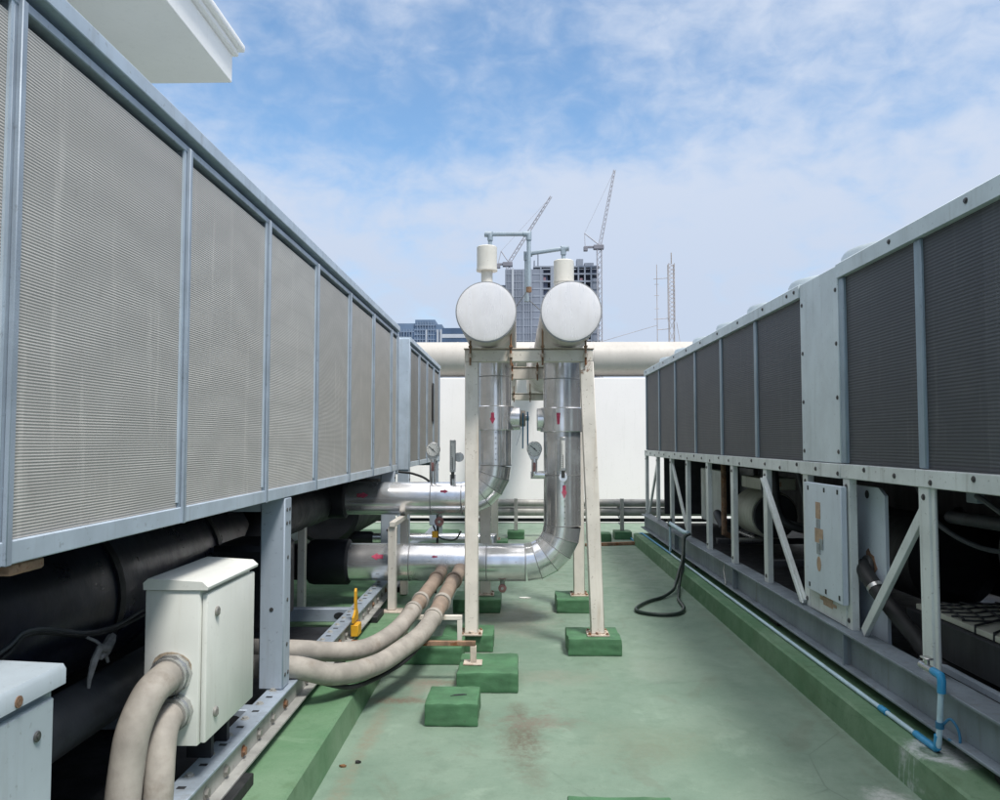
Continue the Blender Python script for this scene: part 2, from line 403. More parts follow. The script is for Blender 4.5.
# kerbs (raised green plinths under the machines)
def kerb(x0, x1, y0, y1, slope):
    mb = MB(); h = .17
    poly = [(x0, 0.0), (x1, 0.0), (x1-.012 if slope > 0 else x1, h-.012), (x1-.024 if slope > 0 else x1, h),
            (x0+.022 if slope < 0 else x0, h), (x0+.010 if slope < 0 else x0, h-.012)]
    mb.prism([(p[0], p[1]-.001) if p[1] == 0 else p for p in poly], 'y', y0, y1)
    return tag(mb.build('kerb', 'kerb'), kind='structure')
kerb(-4.2, -.93, -3, 13.2, 1)
kerb(1.83, 5.2, -3, 12.75, -1)

# far parapet wall with a coping
tag(MB().box(-9, 9, 15.9, 16.5, 0.001, 2.875, bev=.012).build('parapet_wall', 'white_wall'), 'tall plain white wall closing the far end of the roof', 'wall')

# ---------------------------------------------------------------- left air cooled chillers
XF = -1.2
def coil_chiller(label, y0, y1, posts, ztop, legs, coilmat, full):
    t = thing('air_cooled_chiller', label, 'chiller', (-2.3, (y0+y1)/2, .17), 'grey mesh fronted chillers along the left')
    xb = -3.4
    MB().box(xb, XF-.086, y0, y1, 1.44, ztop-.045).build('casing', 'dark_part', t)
    for a, b in zip(posts[:-1], posts[1:]):
        MB().box(XF-.06, XF-.020, a+.016, b-.016, 1.383, 2.650).build('coil_panel', coilmat, t)
    for y in posts:
        mb = MB(); mb.box(XF-.085, XF-.012, y-.016, y+.022, 1.33, 2.70, bev=.002)
        mb.box(XF-.012, XF+.002, y-.004, y+.018, 1.325, 2.695, bev=.002)
        mb.build('post', 'galv', t)
        MB().box(XF-.0195, XF-.012, y-.028, y-.0165, 1.40, 2.68).build('edge_strip', 'galv_light', t)
    # top: lower recessed channel, lip, sloping hood
    MB().box(XF-.085, XF-.010, y0, y1, 2.679, 2.706, bev=.003).build('top_channel', 'galv', t)
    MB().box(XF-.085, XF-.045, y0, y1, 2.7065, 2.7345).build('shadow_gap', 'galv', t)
    MB().prism([(XF-.05, 2.735), (XF+.006, 2.735), (XF+.008, 2.738), (XF+.008, 2.784), (XF+.003, 2.79), (XF-.2, 2.795), (XF-.2, 2.735)], 'y', y0, y1).build('top_rail', 'galv_light', t, ang=5)
    MB().box(xb, XF-.202, y0, y1, 2.76, 2.793).build('top_plate', 'galv', t)
    # bottom rail
    MB().box(XF-.085, XF-.008, y0, y1, 1.325, 1.382, bev=.003).build('bottom_rail', 'galv_light', t)
    MB().box(xb, XF-.087, y0, y1, 1.36, 1.438).build('underside', 'dark_part', t)
    # end pillars
    for ya, yb in ((y0, y0+.02), (y1-.02, y1)):
        MB().box(xb, XF-.004, ya-.02, yb+.02, 1.30, ztop-.03, bev=.004).build('end_panel', 'galv_light', t)
    for y in legs:
        g = MB().box(XF-.134, XF-.006, y, y+.12, .342, 1.322, bev=.006).build('leg', 'leg_grey', t)
        hb = MB()
        for dz in (.05, .12, .3, .52, .75, .9):
            for dy in ((.035, .085) if dz < .2 or dz > .85 else (.06,)):
                hexbolt(hb, (XF-.006, y+dy, 1.31-dz), (1, 0, 0), .007, .004)
        hexbolt(hb, (XF-.07, y, .75), (0, -1, 0), .007, .004)
        hb.build('bolt', 'dark_metal', g)
        MB().box(xb+.1, xb+.22, y, y+.12, .342, 1.358, bev=.006).build('leg', 'leg_grey', t)
        MB().box(xb+.22, XF-.136, y+.02, y+.10, 1.25, 1.357).build('cross_beam', 'leg_grey', t)
    if full:
        ry0, ry1 = y0-.2, y1+.2
        for xo in (0, -2.05):
            MB().box(XF-.09+xo, XF+.020+xo, ry0, ry1, .328, .340, bev=.002).build('base_rail', 'rail_metal', t)
            MB().box(XF-.012+xo, XF+xo, ry0, ry1, .232, .328).build('rail_web', 'rail_flange', t)
            MB().box(XF-.09+xo, XF+.048+xo, ry0, ry1, .220, .232, bev=.002).build('rail_foot', 'rail_flange', t)
        # slots and bolts along the near rail
        q = 0
        y = .9
        while y < 7.9:
            if not (4.05 < y < 4.4):
                mb = MB(); mb.box(XF-.058, XF-.026, y-.011, y+.011, .3395, .3415, bev=.0008)
                mb.build('slot', 'dark_part', t)
                hexbolt(MB(), (XF-.055, y+.105, .340), (0, 0, 1), .013, .010).build('bolt', 'rail_flange', t)
                hexbolt(MB(), (XF, y+.13, .266), (1, 0, 0), .017, .014).build('bolt', 'rusty_steel' if q % 3 == 0 else 'bolt', t)
            y += .21; q += 1
        for yc in (.4, 2.0, 3.28, 5.1, 6.6, 7.9):
            MB().box(XF-.1, XF+.085, yc-.16, yc+.16, .169, .219, bev=.004).build('rubber_pad', 'rubber', t)
            MB().box(XF-2.15, XF-1.97, yc-.16, yc+.16, .169, .219, bev=.004).build('rubber_pad', 'rubber', t)
        for yc in (.6, 3.9, 6.22):
            cm = MB().box(XF-1.95, XF-.092, yc, yc+.08, .226, .326, bev=.004).build('cross_channel', 'galv', t)
            ov = MB(); ov.prism([(XF-.17+.045*math.cos(a*PI/8), .272+.028*math.sin(a*PI/8)) for a in range(16)], 'y', yc-.002, yc+.001)
            ov.build('slot', 'dark_part', cm)
        MB().box(xb+.05, XF-.16, ry0, 6.1, .20, .215).build('shade_sheet', 'dark_part', t)  # added dark sheet, darkens the green kerb top under the machine
        # insulated vessel and pipes under the coil deck
        b = MB(); b.tube([(-2.15, -.8, .92), (-2.15, -.7, .92), (-2.15, 5.4, .92), (-2.15, 5.55, .92)], [.30, .37, .37, .3], 40); b.build('evaporator_barrel', 'navy_foam', t)
        for yy in (1.2, 2.35, 2.62, 3.6, 4.8): MB().ring((-2.15, yy, .92), (0, 1, 0), .37, .012, .05, 40).build('insulation_band', 'black_foam', t)
        MB().tube([(-1.62, -.5, .62), (-1.62, 3.7, .62), (-1.75, 4.1, .62), (-2.2, 4.2, .62)], .10, 24).build('suction_pipe', 'dark_grey_pipe', t)
        MB().tube([(-1.9, 4.4, .8), (-1.9, 5.2, .8), (-1.9, 5.9, 1.05), (-1.9, 7.9, 1.05)], .2, 24).build('suction_pipe', 'black_foam', t)
        MB().cyl((-2.5, 5.9, .75), (-2.5, 7.7, .75), .33, 32, .05).build('compressor', 'dark_part', t)
        MB().box(-2.0, -1.45, 4.7, 5.25, .5, 1.0, bev=.03).build('valve_body', 'black_foam', t)
        MB().box(-3.3, -3.26, y0+.3, y1-.3, .36, 1.22).build('dark_backing', 'dark_part', t)
        MB().tube([(-1.70, 1.2, .86), (-1.66, 2.45, .93), (-1.64, 2.69, .985), (-1.64, 3.04, .895), (-1.63, 3.27, .872), (-1.60, 3.5, .90), (-1.55, 3.62, .86)], .008, 8, smooth_corners=6).build('cable', 'dark_grey_pipe', t)
        MB().tube([(-1.70, 1.2, .845), (-1.66, 2.45, .905), (-1.64, 2.69, .972), (-1.64, 3.04, .882), (-1.63, 3.27, .859), (-1.60, 3.5, .88)], .008, 8, smooth_corners=6).build('cable', 'rubber', t)
        # yellow lifting bracket on the rail
        MB().prism([(5.66, .342), (5.82, .342), (5.82, .39), (5.78, .43), (5.775, .55), (5.755, .57), (5.735, .55), (5.73, .42), (5.70, .395), (5.66, .38)], 'x', -1.16, -1.145).build('lifting_bracket', 'yellow', t)
        MB().box(-1.168, -1.115, 5.66, 5.78, .25, .33, bev=.004).build('lifting_bracket', 'yellow', t)
        # rusty hanger under the near end, brown sleeve beyond
        MB().box(-1.30, -1.225, 1.93, 2.07, 1.292, 1.322, bev=.006).build('hanger', 'rusty_steel', t)
    return t
coil_chiller('nearest chiller on the left with long grey mesh panels above a dark underside', -.99, 8.1, [-.99+.04, 0.0, .94, 1.872, 2.872, 3.83, 4.79, 5.74, 6.70, 7.66, 8.06], 2.80, (.35, 4.16, 7.85), 'coil_light', True)
coil_chiller('smaller looking grey chiller further back, beyond the long mesh unit', 8.94, 12.45, [8.98, 9.85, 10.72, 11.58, 12.41], 2.80, (8.93, 12.2), 'coil_far', False)
# feet of the far unit stand on a low rail
c2 = [o for o in bpy.data.objects if o.name.startswith('air_cooled_chiller') and o.type == 'EMPTY'][-1]
for xo in (0, -2.05):
    MB().box(XF-.09+xo, XF+.03+xo, 8.7, 12.6, .169, .340, bev=.003).build('base_rail', 'rail_metal', c2)
MB().cyl((-2.2, 9.2, .8), (-2.2, 12.2, .8), .38, 32, .05).build('evaporator_barrel', 'black_foam', c2)
MB().box(-3.3, -3.26, 9.0, 12.4, .36, 1.22).build('dark_backing', 'dark_part', c2)
MB().box(-1.21, -1.203, 11.42, 11.6, 1.9, 2.45).build('handle_slot', 'dark_part', c2)

# ---------------------------------------------------------------- electrical boxes on the left
eb = thing('electrical_box', 'cream steel electrical box mounted on the left rail with two beige conduits', 'electrical box', (-1.28, 3.28, .34))
MB().box(-1.392, -1.185, 3.0, 3.56, .49, 1.062, bev=.006, seg=2).build('body', 'cream_box', eb)
MB().box(-1.182, -1.160, 3.012, 3.552, .497, 1.045, bev=.007, seg=2).build('door', 'cream_box', eb)
MB().prism([(-1.396, 1.064), (-1.154, 1.064), (-1.152, 1.074), (-1.175, 1.094), (-1.38, 1.106), (-1.398, 1.09)], 'y', 2.992, 3.568).build('rain_hood', 'cream_box', eb)
dr = [c for c in eb.children if c.name.startswith('door')][0]
for zz in (.965, .585):
    mb = MB(); mb.cyl((-1.160, 3.10, zz), (-1.150, 3.10, zz), .019, 20, .003); mb.box(-1.151, -1.146, 3.096, 3.104, zz-.011, zz+.011)
    mb.build('lock', 'bolt', dr)
for yy in (3.2, 3.38):
    MB().box(-1.34, -1.24, yy+.08, yy+.11, .3405, .489).build('mounting_foot', 'dark_part', eb)
def grime(px, pz, r, ph):
    mb = MB(); mb.prism([(px+r*(1+.06*math.sin(3*q*PI/10+ph))*math.cos(q*PI/10), pz+r*(1+.08*math.cos(2*q*PI/10+ph))*math.sin(q*PI/10)) for q in range(20)], 'y', 2.9985, 3.002)
    mb.build('grime', 'grime', eb)
grime(-1.287, .766, .074, .4); grime(-1.264, .622, .058, 1.7)
for (px, pz, r) in ((-1.283, .756, .062), (-1.268, .618, .055)):
    mb = MB(); mb.tube([(px, 3.0, pz), (px, 2.972, pz)], r*1.22, 10); mb.tube([(px, 2.974, pz), (px, 2.945, pz)], r*1.1, 24)
    mb.build('locknut', 'steel', eb)
tag(MB().tube([(-1.283, 2.998, .756), (-1.283, 2.93, .756), (-1.298, 2.84, .725), (-1.318, 2.77, .62), (-1.326, 2.74, .48), (-1.33, 2.70, .30), (-1.36, 2.60, .23), (-1.45, 2.3, .228)], .058, 20, smooth_corners=8).build('flexible_conduit', 'conduit'),
    'thick beige flexible conduit bending down from the upper hole of the cream box', 'conduit')
tag(MB().tube([(-1.268, 2.998, .618), (-1.268, 2.95, .615), (-1.262, 2.88, .575), (-1.245, 2.82, .46), (-1.24, 2.80, .385), (-1.25, 2.79, .28), (-1.40, 2.75, .225), (-1.6, 2.6, .222)], .050, 20, smooth_corners=8).build('flexible_conduit', 'conduit'),
    'beige flexible conduit leaving the lower hole of the cream box', 'conduit')

gc = thing('control_cabinet', 'pale blue grey metal cabinet at the lower left with a round lock', 'cabinet', (-1.36, 1.55, .17))
MB().box(-1.60, -1.145, 1.08, 1.98, .18, 1.02, bev=.005).build('body', 'grey_cab', gc)
MB().box(-1.143, -1.125, 1.10, 1.955, .20, 1.0, bev=.004).build('door', 'grey_cab', gc)
MB().prism([(-1.62, 1.022), (-1.117, 1.022), (-1.117, 1.058), (-1.125, 1.07), (-1.60, 1.09), (-1.62, 1.085)], 'y', 1.06, 1.99).build('lid', 'grey_cab', gc)
mb = MB(); mb.cyl((-1.125, 1.885, .93), (-1.119, 1.885, .93), .013, 20, .002); mb.cyl((-1.120, 1.885, .93), (-1.117, 1.885, .93), .006, 12)
mb.build('lock', 'dark_metal', gc)
hexbolt(MB(), (-1.117, 1.80, 1.037), (1, 0, 0), .009, .004).build('rivet', 'rusty_steel', gc)

mb = MB()
pts = [(-1.575, 3.02, .845), (-1.57, 3.06, .83), (-1.575, 3.10, .845), (-1.58, 3.08, .81), (-1.575, 3.04, .80)]
mb.tube(pts, [.008, .018, .022, .018, .008], 8, smooth_corners=0)
mb.tube([(-1.575, 3.03, .84), (-1.575, 2.99, .80), (-1.58, 2.97, .74), (-1.58, 2.965, .71)], [.012, .014, .009, .006], 8)
mb.tube([(-1.578, 3.07, .82), (-1.578, 3.10, .77)], [.01, .006], 8)
mb.tube([(-1.575, 3.05, .84), (-1.60, 3.05, .86), (-1.66, 3.05, .885)], .006, 6)
tag(mb.build('rag', 'fabric_grey'), 'grey knotted rag tied to the cable on the dark vessel', 'rag')

# ---------------------------------------------------------------- headers, risers and their frames
def arc(c, r, a0, a1, n, ax1, ax2):
    c, ax1, ax2 = Vector(c), Vector(ax1), Vector(ax2)
    return [c+ax1*r*math.cos(a0+(a1-a0)*i/n)+ax2*r*math.sin(a0+(a1-a0)*i/n) for i in range(n+1)]

def arrow(parent, p, axis, radial, r, L, W, flip=1, kind='arrow'):
    """flat painted arrow wrapped on a cylinder: p on the axis, radial towards the viewer"""
    p, a, n = Vector(p), Vector(axis).normalized(), Vector(radial).normalized(); t = a.cross(n)
    bm = MB(); rr = r+.0022
    def pos(s, q):
        th = q/rr; return p+a*(s*flip)+n*rr*math.cos(th)+t*rr*math.sin(th)
    def quad(s0, s1, f0, f1, nn=6):
        vs = []
        for i in range(2):
            s, wv = ((s0, f0), (s1, f1))[i]
            vs.append([bm.bm.verts.new(pos(s, -wv+2*wv*k/nn)) for k in range(nn+1)])
        for k in range(nn): bm.bm.faces.new((vs[0][k], vs[0][k+1], vs[1][k+1], vs[1][k]))
    if kind == 'arrow':
        quad(-L/2, 0, W*.28, W*.32); quad(0, .01, W*.5, W*.48); quad(.01, L/2, W*.46, W*.06)
    else: quad(-L/2, L/2, W*.3, W*.5)
    o = bm.build('flow_arrow', 'red_paint', parent)
    return o

def seams(mb, pts_axes, r):
    for c, a in pts_axes: MB().ring(c, a, r, .0014, .009, 48).build('seam', 'seam', mb)

# right riser: falls from the header, turns left near the floor
XR, YR, RR_ = .402, 7.17, .165
rp = thing('insulated_pipe', 'silver clad pipe dropping lowest and turning left close above the floor', 'pipe', (XR, YR, .38), 'silver clad pipes between the chillers')
zc, er = .545, .33
MB().tube([(XR, YR, 2.40), (XR, YR, zc+er)], RR_, 48, caps=False).build('riser', 'clad', rp, ang=25)
MB().tube(arc((XR-er, YR, zc+er), er, 0, -PI/2, 5, (1, 0, 0), (0, 0, 1)), RR_, 48, caps=False, hard=True).build('elbow', 'clad', rp, ang=14)
MB().tube([(XR-er, YR, zc), (-1.50, YR, zc)], RR_, 48).build('run', 'clad', rp)
seams(rp, [((XR, YR, z), (0, 0, 1)) for z in (2.17, 1.32, zc+er)]+[((x, YR, zc), (1, 0, 0)) for x in (XR-er, -.27, -.95, -1.49)], RR_)
for p_ in arc((XR-er, YR, zc+er), er, 0, -PI/2, 5, (1, 0, 0), (0, 0, 1))[1:-1]:
    d = Vector((XR-er, YR, zc+er))-p_; a = Vector((-d.z, 0, d.x))
    MB().ring(p_, a, RR_/math.cos(PI/20), .001, .007, 48).build('seam', 'seam', rp)
mb = MB()
for zz in [1.30-.05*i for i in range(9)]: mb.cyl((XR+.012, YR-RR_+.002, zz), (XR+.012, YR-RR_-.003, zz), .005, 8)
mb.build('rivet', 'dark_metal', rp)
MB().cyl((XR, YR, 1.70), (XR, YR, 1.915), .193, 48, .006).build('valve_jacket', 'clad', rp)
MB().cyl((XR-.10, YR, 1.81), (XR-.225, YR, 1.81), .10, 32, .006).build('valve_jacket', 'clad', rp)
arrow(rp, (XR, YR, 1.815), (0, 0, 1), (-.22, -1, 0), .193, .10, .035, 1, 'bar')
arrow(rp, (XR, YR, 1.18), (0, 0, 1), (.05, -1, 0), RR_, .11, .048, -1)
for x in (-1.22, -.72):
    arrow(rp, (x, YR, zc), (1, 0, 0), (0, -1, .45), RR_, .10 if x < -1 else .05, .06 if x < -1 else .022, -1)
MB().tube([(-1.48, YR, zc), (-1.50, YR, zc), (-1.80, YR, zc), (-1.84, YR, zc), (-1.85, YR, zc), (-2.2, YR, zc)], [.168, .20, .20, .19, .16, .16], 40).build('rubber_sleeve', 'black_foam', rp)
dv = MB().cyl((-.13, YR-.03, zc-.16), (-.13, YR-.03, zc-.26), .022, 12).build('drain_valve', 'steel', rp)
MB().cyl((-.13, YR-.06, zc-.215), (-.13, YR-.085, zc-.215), .036, 20, .006).build('handwheel', 'red_valve', dv)
MB().cyl((-.13, YR-.085, zc-.215), (-.13, YR-.095, zc-.215), .012, 10).build('hub', 'steel', dv)

# left riser: turns left at half height
XL, YL, RL = -.206, 7.5, .152
lp = thing('insulated_pipe', 'silver clad pipe turning left at waist height, with a blue handled valve', 'pipe', (XL, YL, .9), 'silver clad pipes between the chillers')
zl, el = 1.085, .31
MB().tube([(XL, YL, 2.40), (XL, YL, zl+el)], RL, 48, caps=False).build('riser', 'clad', lp, ang=25)
MB().tube(arc((XL-el, YL, zl+el), el, 0, -PI/2, 5, (1, 0, 0), (0, 0, 1)), RL, 48, caps=False, hard=True).build('elbow', 'clad', lp, ang=14)
MB().tube([(XL-el, YL, zl), (-1.6, YL, zl)], RL, 48).build('run', 'clad', lp)
seams(lp, [((XL, YL, z), (0, 0, 1)) for z in (2.22, zl+el)]+[((x, YL, zl), (1, 0, 0)) for x in (XL-el, -.80, -1.59)], RL)
for p_ in arc((XL-el, YL, zl+el), el, 0, -PI/2, 5, (1, 0, 0), (0, 0, 1))[1:-1]:
    d = Vector((XL-el, YL, zl+el))-p_; a = Vector((-d.z, 0, d.x))
    MB().ring(p_, a, RL/math.cos(PI/20), .001, .007, 48).build('seam', 'seam', lp)
mb = MB()
for zz in [1.70-.05*i for i in range(6)]: mb.cyl((XL+.012, YL-RL+.002, zz), (XL+.012, YL-RL-.003, zz), .005, 8)
mb.build('rivet', 'dark_metal', lp)
MB().cyl((XL, YL, 1.72), (XL, YL, 1.945), .178, 48, .006).build('valve_jacket', 'clad', lp)
MB().cyl((XL+.09, YL, 1.83), (XL+.235, YL, 1.83), .108, 32, .006).build('valve_jacket', 'clad', lp)
vf = MB().cyl((XL+.235, YL, 1.83), (XL+.285, YL, 1.83), .075, 16, .006).build('valve_flange', 'base_plate', lp)
MB().cyl((XL+.285, YL, 1.84), (XL+.32, YL, 1.84), .03, 12).build('valve_stem', 'steel', vf)
mb = MB(); mb.bar((XL+.262, YL-.09, 1.88), (XL+.258, YL-.10, 1.55), .022, .012, (1, 0, 0), .002); mb.bar((XL+.305, YL-.08, 1.89), (XL+.305, YL-.09, 1.55), .026, .014, (1, 0, 0), .002)
mb.build('valve_handle', 'blue_tag', lp)
MB().bar((XL+.25, YL-.08, 1.74), (XL+.20, YL-.09, 1.58), .016, .006, (1, 0, 0)).build('valve_tag', 'steel', lp)
arrow(lp, (XL, YL, 1.83), (0, 0, 1), (-.1, -1, 0), .178, .10, .05, -1)
arrow(lp, (-1.42, YL, zl), (1, 0, 0), (0, -1, .25), RL, .10, .055, 1)
arrow(lp, (-.67, YL, zl), (1, 0, 0), (0, -1, .55), RL, .07, .035, 1)
MB().tube([(-1.58, YL, zl), (-1.60, YL, zl), (-1.85, YL, zl), (-1.87, YL, zl), (-2.2, YL, zl)], [.155, .185, .185, .165, .165], 40).build('rubber_sleeve', 'black_foam', lp)
dv = MB().cyl((-.72, YL-.02, zl-.145), (-.72, YL-.02, zl-.27), .018, 12).build('drain_valve', 'steel', lp)
MB().cyl((-.72, YL-.05, zl-.21), (-.72, YL-.075, zl-.21), .043, 20, .008).build('handwheel', 'red_valve', dv)
MB().cyl((-.72, YL-.075, zl-.21), (-.72, YL-.085, zl-.21), .014, 10).build('hub', 'steel', dv)
MB().box(-.79, -.735, YL-.05, YL-.03, zl-.36, zl-.30, bev=.004).build('yellow_tag', 'yellow', lp)
MB().tube([(-.78, YL-.03, zl-.25), (-.72, YL-.03, zl-.36), (-.58, YL-.03, zl-.38), (-.52, YL-.03, zl-.30)], .008, 8, smooth_corners=5).build('drain_hose', 'hose', lp)

tp = thing('insulated_pipe', 'thin silver clad pipe far behind, seen between the two thick horizontal runs', 'pipe', (-1.0, 9.5, .41), 'silver clad pipes between the chillers')
MB().tube([(-1.72, 9.5, .47), (-.30, 9.5, .47), (-.30, 9.5, .09), (-.30, 9.5, .0)], .062, 24).build('run', 'clad', tp)
MB().tube([(-2.3, 9.5, .47), (-1.73, 9.5, .47), (-1.70, 9.5, .47)], [.085, .085, .07], 24).build('rubber_sleeve', 'black_foam', tp)
tag(MB().tube([(-1.45, 8.6, 1.42), (-1.30, 8.62, 1.30), (-1.12, 8.6, 1.27), (-.95, 8.55, 1.20), (-.86, 8.5, 1.05), (-.84, 8.5, .7), (-.86, 8.5, .02)], .013, 10, smooth_corners=6).build('cable', 'rubber'),
    'black cable drooping from the gap between the two left chillers', 'cable')
def header(x, label, vent_small):
    t = thing('header_pipe', label, 'header pipe', (x, 8, 2.355), 'pale capped headers over the pipe frames')
    z, r = 2.58, .223
    p = [(x, 5.91, z), (x, 14.6, z)]+arc((x, 14.6, z+.5), .5, -PI/2, 0, 5, (0, 1, 0), (0, 0, 1))[1:]
    p = [Vector(q) if not isinstance(q, Vector) else q for q in p]+[Vector((x, 15.3, 3.26)), Vector((x, 15.85, 3.28))]
    MB().tube(p, r, 56).build('pipe', 'cladding', t, ang=20)
    mb = MB(); mb.ring((x, 5.915, z), (0, 1, 0), r+.001, .004, .022, 56); mb.build('rim', 'seam', t)
    mb = MB(); mb.tube([(x, 5.91, z), (x, 5.898, z), (x, 5.893, z)], [r-.002, r-.004, r-.03], 56); mb.build('end_cap', 'end_cap', t)
    for yy in (7.3, 9.2, 11.1, 13): MB().ring((x, yy, z), (0, 1, 0), r, .003, .02, 48).build('seam', 'cladding', t)
    if vent_small:
        MB().cyl((x-.005, 6.2, z+.18), (x-.005, 6.2, 2.965), .045, 20).build('vent_neck', 'vent_paint', t)
        v = MB().cyl((x-.005, 6.2, 2.945), (x-.005, 6.2, 3.14), .079, 32, .006).build('air_vent', 'vent_paint', t)
        MB().ring((x-.005, 6.2, 2.955), (0, 0, 1), .079, .004, .016, 32).build('band', 'vent_paint', v)
        q = [(x+.02, 6.2, 3.13), (x+.02, 6.2, 3.24)]; top = 3.24; x1 = x+.323; y1 = 6.2; lo = 2.80; dp = 0.0
    else:
        v = MB().cyl((x-.035, 6.2, z+.16), (x-.035, 6.2, 3.027), .079, 32, .006).build('air_vent', 'vent_paint', t)
        MB().ring((x-.035, 6.2, 2.86), (0, 0, 1), .079, .003, .012, 32).build('band', 'vent_paint', v)
        q = [(x-.035, 6.25, 3.02), (x-.035, 6.25, 3.13)]; top = 3.135; x1 = x-.325; y1 = 6.28; lo = 2.74; dp = -.035
    xs = q[0][0]; ys = q[0][1]
    # one bent small bore pipe with fittings at its corners
    MB().tube([q[0], (xs, ys, top), (x1, y1, top+dp), (x1, y1, lo)], .0165, 14).build('vent_pipe', 'pvc_grey', t)
    for c, d in (((xs, ys, top), (x1-xs, y1-ys, 0)), ((x1, y1, top+dp), (x1-xs, y1-ys, 0))):
        c = Vector(c); dd = Vector(d).normalized()*(.045 if c.x == xs else -.045)
        MB().tube([c+Vector((0, 0, -.05)), c, c+dd], .0225, 14).build('fitting', 'pvc_grey', t)
    MB().tube([(x1, y1, lo+.02), (x1, y1, lo-.02)], .022, 12).build('fitting', 'rusty_steel' if vent_small else 'pvc_grey', t)
    # the small pipe is stayed back to its header
    MB().tube([(x1, y1, lo+.01), (x+(.205 if x1 > x else -.205), y1, z+.06)], .003, 6).build('stay', 'stay_steel', t)
    return t
header(-.229, 'left pale header pipe with round end cap and a small necked vent on top', True)
header(.402, 'right pale header pipe with round end cap and a wider vent can on top', False)

def pframe(label, y, xl, xr_top, xr_bot, ztop, zb, hb=.105, rods=True):
    t = thing('pipe_support_frame', label, 'pipe frame', ((xl+xr_bot)/2, y, zb), 'cream steel portal frames under the headers')
    def post(xt, xb):
        mb = MB(); ht = ztop-hb
        mb.bar((xb, y, zb+.012), (xt, y, ht-.001), .105, .10, (0, -1, 0), .006)
        o = mb.build('post', 'white_steel', t)
        b = MB().box(xb-.085, xb+.085, y-.085, y+.085, zb, zb+.012, bev=.002).build('base_plate', 'base_plate', t)
        for dx in (-.068, .068):
            for dy in (-.068, .068): hexbolt(MB(), (xb+dx, y+dy, zb+.012), (0, 0, 1), .010, .014).build('anchor_bolt', 'rusty_steel', b)
        # welded gusset skirt
        MB().ring((xb, y, zb+.02), (0, 0, 1), .055, .016, .016, 4).build('weld', 'base_plate', b)
        return o
    post(xl, xl); post(xr_top, xr_bot)
    mb = MB(); mb.box(xl-.055, xr_top+.05, y-.05, y+.05, ztop-hb, ztop-.012, bev=.004); mb.build('beam', 'white_steel', t)
    MB().box(xl-.062, xr_top+.057, y-.058, y+.058, ztop-.0085, ztop, bev=.002).build('beam_cap', 'base_plate', t)
    if rods:
        for xx in (-.229-.135, -.229+.182, .402-.202, .402+.133):
            top = 2.58-math.sqrt(.223**2-min(.21, abs(xx-(-.229 if xx < .1 else .402)))**2)
            sd = MB().tube([(xx, y-.066, ztop-.135), (xx, y-.066, top+.012)], .0075, 8).build('saddle_stud', 'rusty_steel', t)
            nb = MB(); nb.tube([(xx, y-.066, ztop-.075), (xx, y-.066, ztop-.045)], .019, 6); nb.build('nut', 'base_plate', sd)
            MB().box(xx-.014, xx+.014, y-.085, y-.052, ztop+.001, ztop+.018, bev=.003).build('washer', 'rusty_steel', sd)
    return t
pframe('nearest cream portal frame, standing on the green blocks before the silver pipes', 6.28, -.354, .545, .62, 2.345, .13)
pframe('second cream portal frame, just behind the silver pipes', 7.86, -.31, .59, .60, 2.345, .13, hb=.12)
pframe('farthest cream portal frame, carrying the back of the headers', 12.2, -.34, .60, .60, 2.345, .13)

# green concrete blocks
def block(x0, x1, y0, y1, label, h=.13, chip=False):
    mb = MB(); mb.box(x0, x1, y0, y1, 0.001, h, bev=.008, seg=2)
    bmesh.ops.subdivide_edges(mb.bm, edges=[e for e in mb.bm.edges if e.calc_length() > .06], cuts=7, use_grid_fill=True)
    from mathutils import noise as mn
    for v in mb.bm.verts:
        q = v.co*9; a = mn.noise(q); b_ = mn.noise(v.co*31+Vector((5, 1, 2)))
        edge = min(abs(v.co.x-x0), abs(v.co.x-x1)) < .02 or min(abs(v.co.y-y0), abs(v.co.y-y1)) < .02
        amp = .004 if not edge else .007
        v.co += Vector((a, b_, 0))*amp
        if v.co.z > h-.03: v.co.z += (a*.6+b_*.6-.25)*amp
    o = tag(mb.build('concrete_block', 'block'), label, 'concrete block', 'green painted concrete blocks')
    if chip:
        cx, cy = (x0+x1)/2+.03, (y0+y1)/2-.01
        MB().prism([(cx-.045, cy-.02), (cx+.0, cy-.006), (cx+.05, cy+.01), (cx+.03, cy+.022), (cx-.02, cy+.008)], 'z', h-.002, h+.002).build('chip', 'dark_part', o)
    return o
block(.385, .79, 6.13, 6.53, 'green block under the right post of the nearest cream frame')
block(-.58, -.185, 6.225, 6.60, 'green block under the left post of the nearest cream frame')
block(-.925, -.40, 5.87, 6.21, 'wide green block touching the left kerb under the beige conduits')
block(-.39, .005, 5.23, 5.71, 'green block carrying the rusty angle stand foot')
block(-.528, -.225, 4.62, 4.95, 'nearest free green block with a chipped hole in its top', chip=True)
block(.375, .78, 7.63, 8.09, 'green block under the right post of the middle cream frame')
block(-.605, -.155, 7.62, 8.05, 'green block under the left post of the middle cream frame')
block(.21, .645, 3.05, 3.455, 'green block cut off by the bottom edge of the view')
block(-.55, -.14, 12.0, 12.4, 'green block under the left post of the farthest frame')
block(.40, .80, 12.0, 12.4, 'green block under the right post of the farthest frame')

